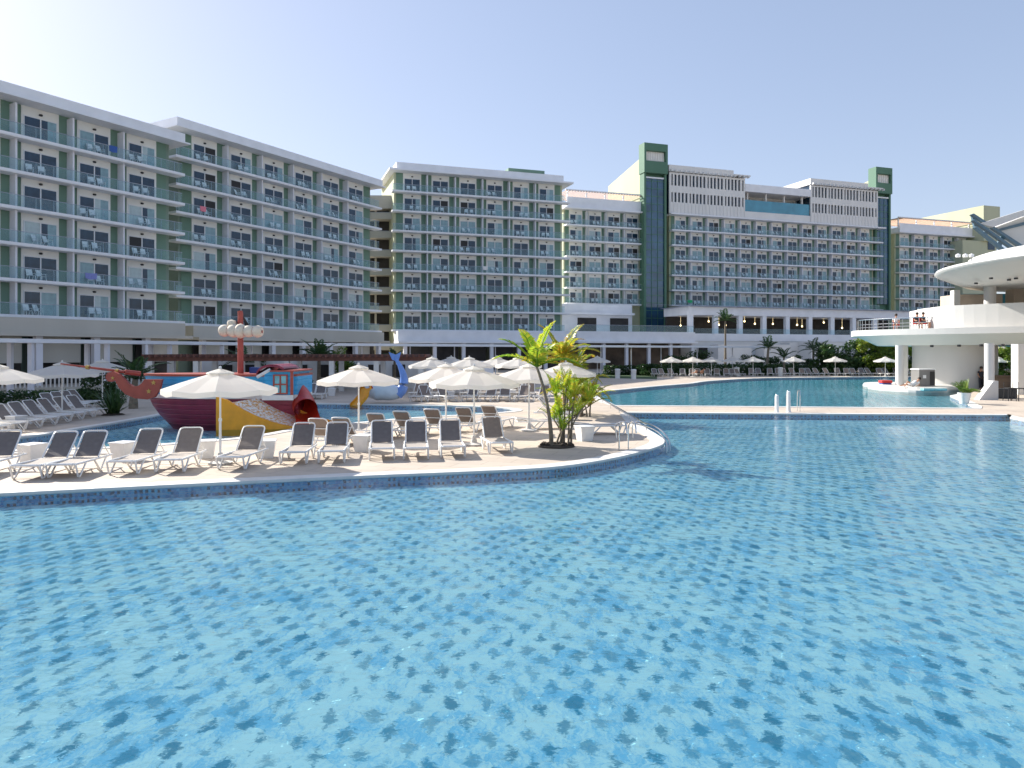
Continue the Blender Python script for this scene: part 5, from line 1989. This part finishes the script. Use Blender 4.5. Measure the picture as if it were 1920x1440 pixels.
for k in range(n_):
    j = (k + 1) % n_
    a_, b_, c_, d_ = lo1[k], lo1[j], lo2[j], lo2[k]
    # shallow near the tip, upright elsewhere: sloping underside of the roof edge
    m_.poly([(a_[0], a_[1], 4.249), (d_[0], d_[1], 3.45), (c_[0], c_[1], 3.45), (b_[0], b_[1], 4.249)])
m_.prism(lo2, 3.44, 3.449)
m_.build('soffit', 'pav_band', pv)
par = loc2(smooth_loop([(33.5, 58.2), (33.5, 56.2), (35.0, 54.0), (37.6, 51.4), (41.4, 48.2), (48, 45.0), (58, 44.6), (60, 56), (58, 66), (38, 66), (34.3, 62)], 4))
m_ = MB()
pin = inset(par, 0.25)
m_.prism(ccw(par), 4.721, 6.45, holes=[pin])
m_.build('parapet', 'pav_white', pv)
dc = (45 - O.x, 50.2 - O.y, 0)
m_ = MB()
m_.lathe([(0.0, 7.85), (11.0, 7.86), (11.9, 7.95), (13.4, 8.62), (13.75, 8.78), (13.85, 8.92), (13.75, 9.06), (13.3, 9.14), (12.0, 9.17), (0.0, 9.17)], 96, dc)
m_.build('upper_roof', 'pav_white', pv, smooth=True)
m_ = MB()
m_.lathe([(11.6, 9.171), (11.75, 9.5), (11.6, 9.85), (11.2, 9.98), (0.0, 10.1)], 80, dc)
m_.build('roof_tier', 'pav_white', pv, smooth=True)
for k, (px, py) in enumerate(((1820, 486), (1834, 484), (1846, 483))):
    m_ = MB()
    q = at(px, py, 53) - O
    m_.lathe([(0.0, 0.0), (0.16, 0.02), (0.18, 0.2), (0.0, 0.3)], 10, (q.x, q.y + 1.5, 9.96))
    m_.build('roof_light', 'plastic_white', pv, smooth=True)
def pcol(px, Y, w, z0, z1, name='column', mt='pav_white', rnd_=False):
    X = atx(px, Y) - O.x
    m_ = MB()
    if rnd_:
        m_.lathe([(w / 2, z0), (w / 2, z1)], 24, (X, Y - O.y, 0))
    else:
        m_.box(X - w / 2, Y - O.y - w / 2, z0, X + w / 2, Y - O.y + w / 2, z1)
    return m_.build(name, mt, pv, smooth=rnd_)
pcol(1687, 58.0, 0.62, 0.12, 3.44, rnd_=True)
pcol(1694, 61.5, 0.5, 0.0, 3.44)
pcol(1855, 45.6, 0.55, 0.0, 3.44, rnd_=True)
pcol(1912, 50, 0.7, 0.0, 3.44)
pcol(1856, 55.6, 0.8, 4.73, 7.9, rnd_=True)
pcol(1905, 58.0, 1.0, 4.73, 7.9, mt='pav_beige')
pcol(1940, 48, 0.7, 0.0, 3.44)
m_ = MB()
m_.lathe([(3.05, 0.0), (3.05, 3.44)], 48, (36.6 - O.x, 60.5 - O.y, 0))
m_.build('drum', 'pav_white', pv, smooth=True)
m_ = MB()
xa = atx(1786, 57.5) - O.x
m_.box(xa + 0.5, 1.6, 4.73, xa + 4.0, 4.0, 7.45)
m_.build('upper_wall', 'pav_beige', pv)
m_ = MB()
m_.box(xa, 1.3, 4.73, xa + 0.48, 1.8, 7.75)
m_.build('upper_pier', 'pav_white', pv)
m_ = MB()
m_.box(3.5, 6.0, 4.73, 16, 6.3, 7.84)
m_.build('upper_glazing', 'teal_glass', pv)
for px, py, Y in ((1858, 519, 48.5), (1892, 526, 49.5), (1905, 520, 48.5), (1830, 528, 52)):
    m_ = MB()
    q = at(px, py, Y)
    m_.lathe([(0.0, 7.72), (0.12, 7.73), (0.12, 7.845), (0.0, 7.848)], 12, (q.x - O.x, Y - O.y, 0))
    m_.build('spotlight', 'lamp_black', pv)
for px, Y in ((1747, 56), (1798, 53), (1840, 50), (1880, 49)):
    m_ = MB()
    m_.lathe([(0.0, 3.27), (0.13, 3.28), (0.13, 3.438), (0.0, 3.439)], 12, (atx(px, Y) - O.x, Y - O.y, 0))
    m_.build('downlight', 'lamp_black', pv)
m_ = MB()
q0, q1 = gnd(1842, 752), gnd(1872, 752)
Yb = 44.2
X0, X1, X2 = atx(1836, Yb) - O.x, atx(1863, Yb) - O.x, atx(1872, Yb) - O.x
for yy in (Yb - O.y, Yb - O.y + 0.5):
    m_.poly([(X0, yy, 0), (X2, yy, 0), (X2, yy, 1.15), (X1, yy, 1.15)])
m_.poly([(X0, Yb - O.y, 0), (X1, Yb - O.y, 1.15), (X1, Yb - O.y + 0.5, 1.15), (X0, Yb - O.y + 0.5, 0)])
m_.poly([(X1, Yb - O.y, 1.15), (X2, Yb - O.y, 1.15), (X2, Yb - O.y + 0.5, 1.15), (X1, Yb - O.y + 0.5, 1.15)])
m_.poly([(X2, Yb - O.y, 0), (X2, Yb - O.y + 0.5, 0), (X2, Yb - O.y + 0.5, 1.15), (X2, Yb - O.y, 1.15)])
m_.build('buttress', 'pav_white', pv)
m_ = MB()
m_.box(2.6, -1.0, 0.0, 8.0, 0.2, 1.05)
m_.box(2.4, -1.3, 1.051, 8.2, 0.3, 1.13)
m_.build('bar_counter', 'interior_warm', pv)
# terrace rail on the lower roof
ed = [v for v in inset(low, 0.35)]
ed_near = [v for v in ed if (v[0] + O.x) / (v[1] + O.y) < 0.572 and v[0] + O.x < 36.2 and 51.5 < v[1] + O.y < 64]
ed_near.sort(key=lambda v: -v[1])
m_ = MB()
m_.tube([(v[0], v[1], 5.6) for v in ed_near], 0.035, 6)
m_.tube([(v[0], v[1], 5.2) for v in ed_near], 0.02, 5)
m_.tube([(v[0], v[1], 4.95) for v in ed_near], 0.02, 5)
for v in ed_near[::1]:
    m_.tube([(v[0], v[1], 4.72), (v[0], v[1], 5.6)], 0.03, 5)
m_.build('terrace_railing', 'steel', pv, smooth=True)

# island ledge in front of the bar
isl = smooth_loop([(30.0, 61.5), (28.7, 58.8), (28.3, 55.3), (29.2, 52.8), (31.2, 52.8), (33.0, 54.8), (36, 58), (38, 62), (36, 65), (31, 64)], 4)
m_ = MB()
m_.prism(ccw(isl), -0.6, 0.12)
structure(m_.build('island', 'pav_white', bevel=0.04))
step = smooth_loop([(29.6, 61.5), (29.5, 58.5), (29.2, 55.5), (30.2, 53.6), (32.0, 53.6), (35, 57), (37, 62), (32, 63.5)], 4)
m_ = MB()
m_.prism(ccw(step), 0.121, 0.30)
structure(m_.build('island_step', 'coping_white'))

cb = empty('cabinet', (atx(1736, 55.2), 55.6, 0.30), 0.25, 'grey cabinet with white top and square sign on the bar island', 'cabinet')
m_ = MB()
m_.box(-0.72, -0.4, 0.03, 0.72, 0.4, 1.25)
m_.build('body', 'cabinet_grey', cb)
m_ = MB()
m_.box(-0.76, -0.44, 1.251, 0.76, 0.44, 1.34)
m_.build('top', 'plastic_white', cb)
m_ = MB()
m_.box(0.26, -0.425, 0.08, 0.70, -0.401, 1.12)
m_.build('door', 'lamp_black', cb)
m_ = MB()
m_.box(-0.38, -0.415, 0.62, -0.10, -0.401, 0.86)
m_.build('sign', 'plastic_white', cb)
# red and blue cushion box on the island tip
m_ = MB()
m_.box(-0.38, -0.3, 0.0, 0.38, 0.3, 0.30, 0)
m_.box(-0.42, -0.33, 0.301, 0.42, 0.33, 0.52, 1)
tag(m_.build('cool_box', ['cloth_blue', 'cloth_red'], loc=(atx(1660, 58.5), 58.5, 0.12), bevel=0.05), 'blue box with red lid on the tip of the bar island', 'cool box')
m_ = MB()
m_.box(-0.85, -0.25, 0.0, 0.85, 0.25, 0.16)
tag(m_.build('towel_roll', 'cyan_pane', loc=(atx(1752, 52.4), 52.5, 0.12), bevel=0.05), 'light blue float mat lying on the bar island edge', 'float mat')
# potted plant
pt = empty('potted_plant', (*gnd(1808, 757)[:2], 0), 0, 'white pot with lime green fern leaves on the deck by the bar', 'plant')
m_ = MB()
m_.lathe([(0.0, 0.0), (0.22, 0.0), (0.33, 0.5), (0.35, 0.62), (0.30, 0.62), (0.28, 0.52), (0.0, 0.52)], 18)
m_.build('pot', 'plastic_white', pt, smooth=True)
m_ = MB()
for k in range(16):
    frond(m_, (0, 0, 0.5), k * 2.4, 0.5 + 0.9 * ((k * 0.618) % 1), 0.95, 1.3, 0.09, 10, 0, 0.3)
m_.build('leaves', 'bush_leaf_lime', pt)
# bar stools
for i, (px, Y, lab) in enumerate(((1893, 43.4, 'dark open-frame bar stool under the pavilion, left of two'), (1910, 43.2, 'dark open-frame bar stool under the pavilion, right of two'))):
    st = empty('bar_stool', (atx(px, Y), Y, 0), 0.2 * i, lab, 'stool', 'bar stools')
    m_ = MB()
    m_.box(-0.21, -0.21, 0.72, 0.21, 0.21, 0.78)
    m_.build('seat', 'lamp_black', st)
    for sx in (-1, 1):
        for sy in (-1, 1):
            m_ = MB()
            m_.tube([(sx * 0.24, sy * 0.24, 0), (sx * 0.18, sy * 0.18, 0.72)], 0.02, 6)
            m_.build('leg', 'lamp_black', st)
    m_ = MB()
    m_.tube([(-0.2, 0.2, 0.78), (-0.2, 0.22, 1.1), (0.2, 0.22, 1.1), (0.2, 0.2, 0.78)], 0.018, 6)
    m_.build('backrest', 'lamp_black', st)
m_ = MB()
m_.box(-0.7, -0.35, 0, 0.7, 0.35, 0.62)
tag(m_.build('sofa_block', 'lamp_black', loc=(atx(1884, 45.6), 45.8, 0), bevel=0.05), 'black padded bench block right of the white buttress', 'bench')

# white hall with slanted end and louvres behind the bar roof
hb = empty('white_hall', (atx(1880, 84), 84, 0), 0, 'white hall with slanted roof edge and teal louvred screen above the bar', 'building')
HO = (atx(1880, 84), 84)
pxpoly([(1864, 427), (1925, 404), (2300, 330), (2300, 640), (1917, 640), (1917, 463)], 84, 1.5, 'wall', 'pav_white', hb, HO, 1, (0, 0))
pxpoly([(1838, 419), (1925, 392), (2300, 318), (2300, 328), (1925, 403), (1862, 426)], 82.6, 1.2, 'roof', 'pav_white', hb, HO, 1, (0, 0))
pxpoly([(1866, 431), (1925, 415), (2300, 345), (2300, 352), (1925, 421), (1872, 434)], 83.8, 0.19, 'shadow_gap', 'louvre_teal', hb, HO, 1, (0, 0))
for k, q in enumerate(([(1822, 402), (1826, 400), (1919, 460), (1913, 463)], [(1824, 413), (1828, 411), (1902, 463), (1896, 465)], [(1828, 426), (1832, 424), (1884, 466), (1878, 468)])):
    pxpoly(q, 83 - 0.8 * k, 0.5, 'louvre', 'louvre_teal', hb, HO, 1, (0, 0))
for q in ([(1822, 402), (1828, 402), (1834, 428), (1828, 428)], [(1850, 420), (1856, 423), (1850, 446), (1844, 441)], [(1880, 439), (1886, 443), (1876, 466), (1868, 460)]):
    pxpoly(q, 83.6, 0.3, 'louvre_frame', 'louvre_teal', hb, HO, 1, (0, 0))

# ------------------------------------------------------------------ people
def person(label, loc, rz, J, cloth, r_=1.0, hair=True):
    """J: joint name -> local position; one skinned body, clothing and hair as its children"""
    rad = dict(pelvis=0.13, chest=0.135, neck=0.05, head=0.09, crown=0.075, sho=0.06, elb=0.042, wri=0.03, hand=0.035, hip=0.085, kne=0.058, ank=0.04, toe=0.032)
    names, verts = list(J), [Vector(v) for v in J.values()]
    E = [('pelvis', 'chest'), ('chest', 'neck'), ('neck', 'head'), ('head', 'crown')]
    for s_ in 'lr':
        E += [('chest', 'sho' + s_), ('sho' + s_, 'elb' + s_), ('elb' + s_, 'wri' + s_), ('wri' + s_, 'hand' + s_), ('pelvis', 'hip' + s_), ('hip' + s_, 'kne' + s_), ('kne' + s_, 'ank' + s_), ('ank' + s_, 'toe' + s_)]
    me = bpy.data.meshes.new('person')
    me.from_pydata([tuple(v) for v in verts], [(names.index(a_), names.index(b_)) for a_, b_ in E], [])
    me.materials.append(M['skin'])
    o = bpy.data.objects.new('person', me)
    col.objects.link(o)
    o.location, o.rotation_euler = loc, (0, 0, rz)
    md = o.modifiers.new('skin', 'SKIN')
    md.use_smooth_shade = True
    for i, nm in enumerate(names):
        k = nm if nm in rad else nm[:-1]
        sv = me.skin_vertices[0].data[i]
        sv.radius = (rad[k], rad[k])
        sv.use_root = nm == 'pelvis'
    sb = o.modifiers.new('sub', 'SUBSURF')
    sb.levels = sb.render_levels = 1
    tag(o, label, 'person', None)
    V = lambda n_: Vector(J[n_])
    for part, mt in cloth.items():
        m_ = MB()
        if part == 'top':
            m_.tube([V('pelvis'), V('pelvis').lerp(V('chest'), 0.5), V('chest'), V('chest').lerp(V('neck'), 0.6)], [0.165, 0.16, 0.18, 0.09], 12)
            for s_ in 'lr':
                m_.tube([V('sho' + s_), V('sho' + s_).lerp(V('elb' + s_), 0.6)], [0.085, 0.065], 8)
        elif part == 'shorts':
            m_.tube([V('pelvis') + (V('chest') - V('pelvis')) * 0.15, V('pelvis') - (V('chest') - V('pelvis')) * 0.15], [0.165, 0.17], 12)
            for s_ in 'lr':
                m_.tube([V('hip' + s_), V('hip' + s_).lerp(V('kne' + s_), 0.55)], [0.105, 0.09], 8)
        elif part == 'trousers':
            m_.tube([V('pelvis') + (V('chest') - V('pelvis')) * 0.15, V('pelvis') - (V('chest') - V('pelvis')) * 0.15], [0.165, 0.17], 12)
            for s_ in 'lr':
                m_.tube([V('hip' + s_), V('kne' + s_), V('ank' + s_)], [0.105, 0.078, 0.06], 8)
        m_.build(part, mt, o, smooth=True)
    if hair:
        m_ = MB()
        h_ = V('head').lerp(V('crown'), 0.6)
        m_.lathe([(0.0, 0.14), (0.07, 0.12), (0.115, 0.05), (0.118, -0.02), (0.10, -0.06)], 12, (h_.x, h_.y + 0.015, h_.z))
        m_.build('hair', 'hair', o, smooth=True)
    return o
def stand():
    return dict(pelvis=(0, 0, 0.95), chest=(0, 0, 1.30), neck=(0, 0, 1.48), head=(0, -0.02, 1.60), crown=(0, -0.01, 1.70), shol=(-0.18, 0, 1.40), elbl=(-0.25, 0.02, 1.13), wril=(-0.22, -0.12, 0.95), handl=(-0.20, -0.18, 0.88),
                shor=(0.18, 0, 1.40), elbr=(0.25, 0.02, 1.13), wrir=(0.22, -0.12, 0.95), handr=(0.20, -0.18, 0.88), hipl=(-0.09, 0, 0.90), knel=(-0.10, -0.02, 0.48), ankl=(-0.10, 0, 0.08), toel=(-0.11, -0.16, 0.035),
                hipr=(0.09, 0, 0.90), kner=(0.10, 0.02, 0.48), ankr=(0.10, 0.06, 0.08), toer=(0.11, -0.10, 0.035))
def sit():
    return dict(pelvis=(0, 0, 0.56), chest=(0, 0.06, 0.90), neck=(0, 0.05, 1.08), head=(0, 0.02, 1.20), crown=(0, 0.03, 1.30), shol=(-0.18, 0.05, 1.0), elbl=(-0.24, 0.0, 0.74), wril=(-0.18, -0.22, 0.70), handl=(-0.16, -0.29, 0.68),
                shor=(0.18, 0.05, 1.0), elbr=(0.24, 0.0, 0.74), wrir=(0.18, -0.22, 0.70), handr=(0.16, -0.29, 0.68), hipl=(-0.09, -0.03, 0.53), knel=(-0.11, -0.45, 0.52), ankl=(-0.11, -0.45, 0.08), toel=(-0.12, -0.60, 0.035),
                hipr=(0.09, -0.03, 0.53), kner=(0.11, -0.45, 0.52), ankr=(0.11, -0.42, 0.08), toer=(0.12, -0.57, 0.035))
def recline(back=0.45):
    # along -x: feet left, head right, knees drawn up
    return dict(pelvis=(0, 0, 0.13), chest=(0.30, 0, 0.32), neck=(0.45, 0, 0.45), head=(0.55, 0, 0.54), crown=(0.63, 0, 0.61), shol=(0.36, -0.18, 0.36), elbl=(0.42, -0.24, 0.14), wril=(0.20, -0.26, 0.05), handl=(0.12, -0.26, 0.045),
                shor=(0.36, 0.18, 0.36), elbr=(0.42, 0.24, 0.14), wrir=(0.20, 0.26, 0.05), handr=(0.12, 0.26, 0.045), hipl=(-0.06, -0.09, 0.12), knel=(-0.40, -0.10, 0.40), ankl=(-0.62, -0.10, 0.06), toel=(-0.76, -0.10, 0.035),
                hipr=(-0.06, 0.09, 0.12), kner=(-0.46, 0.11, 0.16), ankr=(-0.84, 0.12, 0.06), toer=(-0.96, 0.12, 0.05))
person('tanned person in white top reclining on the bar island with knees up', (atx(1713, 54.6), 54.8, 0.31), 0.1, recline(), {'top': 'cloth_white', 'shorts': 'cloth_white'})
L_ = recline()
person('tanned sunbather lying on a distant lounger before the far hedge', (atx(1312, 84.9), 84.9, 0.38), R(-15), L_, {'shorts': 'cloth_dark'})
person('person in dark clothes standing behind the bar counter', (atx(1843, 57), 57.2, 0), 0, stand(), {'top': 'cloth_dark', 'trousers': 'cloth_dark'})
for i, (px, Y, c_, lab) in enumerate(((1680, 61.0, 'cloth_white', 'person in white sitting on a red chair on the bar roof terrace, left'), (1720, 58.9, 'cloth_dark', 'person in black sitting on a red chair on the bar roof terrace'), (1732, 58.6, 'cloth_dark', 'person in black sitting nearest the parapet on the bar roof terrace'))):
    X = atx(px, Y)
    person(lab, (X, Y, 4.722), 0.6 * (i - 1), sit(), {'top': c_, 'shorts': 'cloth_dark'})
    rc = empty('terrace_chair', (X, Y, 4.722), 0.6 * (i - 1), f'red terrace chair on the bar roof, {ORD[i]} from left, occupied', 'chair', 'red chairs on the bar roof terrace')
    m_ = MB()
    m_.box(-0.24, -0.26, 0.40, 0.24, 0.22, 0.45)
    m_.build('seat', 'cloth_red', rc)
    m_ = MB()
    m_.box(-0.24, 0.20, 0.452, 0.24, 0.25, 0.95)
    m_.build('backrest', 'cloth_red', rc)
    for sx in (-0.21, 0.21):
        for sy in (-0.23, 0.2):
            m_ = MB()
            m_.tube([(sx, sy, 0), (sx, sy, 0.40)], 0.02, 5)
            m_.build('leg', 'lamp_black', rc)
m_ = MB()
m_.poly([(0, 0, 0), (0.55, 0, -0.02), (1.1, 0, 0.02), (1.08, 0, -0.52), (0.5, 0, -0.60), (0.02, 0, -0.5)])
m_.poly([(0, 0.02, 0), (0.02, 0.02, -0.5), (0.5, 0.02, -0.60), (1.08, 0.02, -0.52), (1.1, 0.02, 0.02), (0.55, 0.02, -0.02)])
q = S1 + D1 * on_line(S1, D1, 160)
o = m_.build('beach_towel', 'towel_lilac', loc=(q.x, q.y, 6.1 + 3.1 + 1.06))
o.rotation_euler = (0, 0, math.atan2(D1.y, D1.x))
tag(o, 'lilac towel hung over a glass balcony rail of the leftmost wing', 'towel')

mat('cloth_pink', (0.75, 0.22, 0.28), 0.85, 0.08, 8)
mat('cloth_green', (0.03, 0.42, 0.16), 0.85, 0.08, 8)
def hung_towel(p0, u, px, z, mt, w, label):
    q_ = Vector((p0[0], p0[1])) + u * on_line(p0, u, px)
    n_ = Vector((u.y, -u.x)) * 0.0
    m_ = MB()
    for yy in (0.07, 0.16):
        m_.poly([(0, yy, 0.0), (w * 0.5, yy, 0.015), (w, yy, 0.0), (w * 0.97, yy, -0.55), (w * 0.45, yy - 0.01, -0.62), (0.03, yy, -0.52)])
    m_.poly([(0, 0.07, 0.0), (w, 0.07, 0.0), (w, 0.16, 0.0), (0, 0.16, 0.0)])
    o_ = m_.build('beach_towel', mt, loc=(q_.x, q_.y, z))
    o_.rotation_euler = (0, 0, math.atan2(u.y, u.x))
    tag(o_, label, 'towel', 'towels hung on balcony rails')
hung_towel(S1, D1, 206, 6.1 + 5 * 3.1 + 1.07, 'cloth_blue', 0.8, 'blue towel on the top balcony rail of the leftmost wing')
hung_towel(S2, D1, 376, 6.1 + 4 * 3.1 + 1.07, 'cloth_pink', 0.8, 'pink towel on a balcony rail near left end of second wing')
hung_towel(S5, D3, 1290, 12.6 + 1.07, 'cloth_green', 1.1, 'bright green towel on the lowest balcony beside the tall lift tower')
hung_towel(S3, D3, 905, 6.4 + 3 * 3.1 + 1.07, 'cloth_white', 0.9, 'white towel on a middle balcony rail of the centre wing')
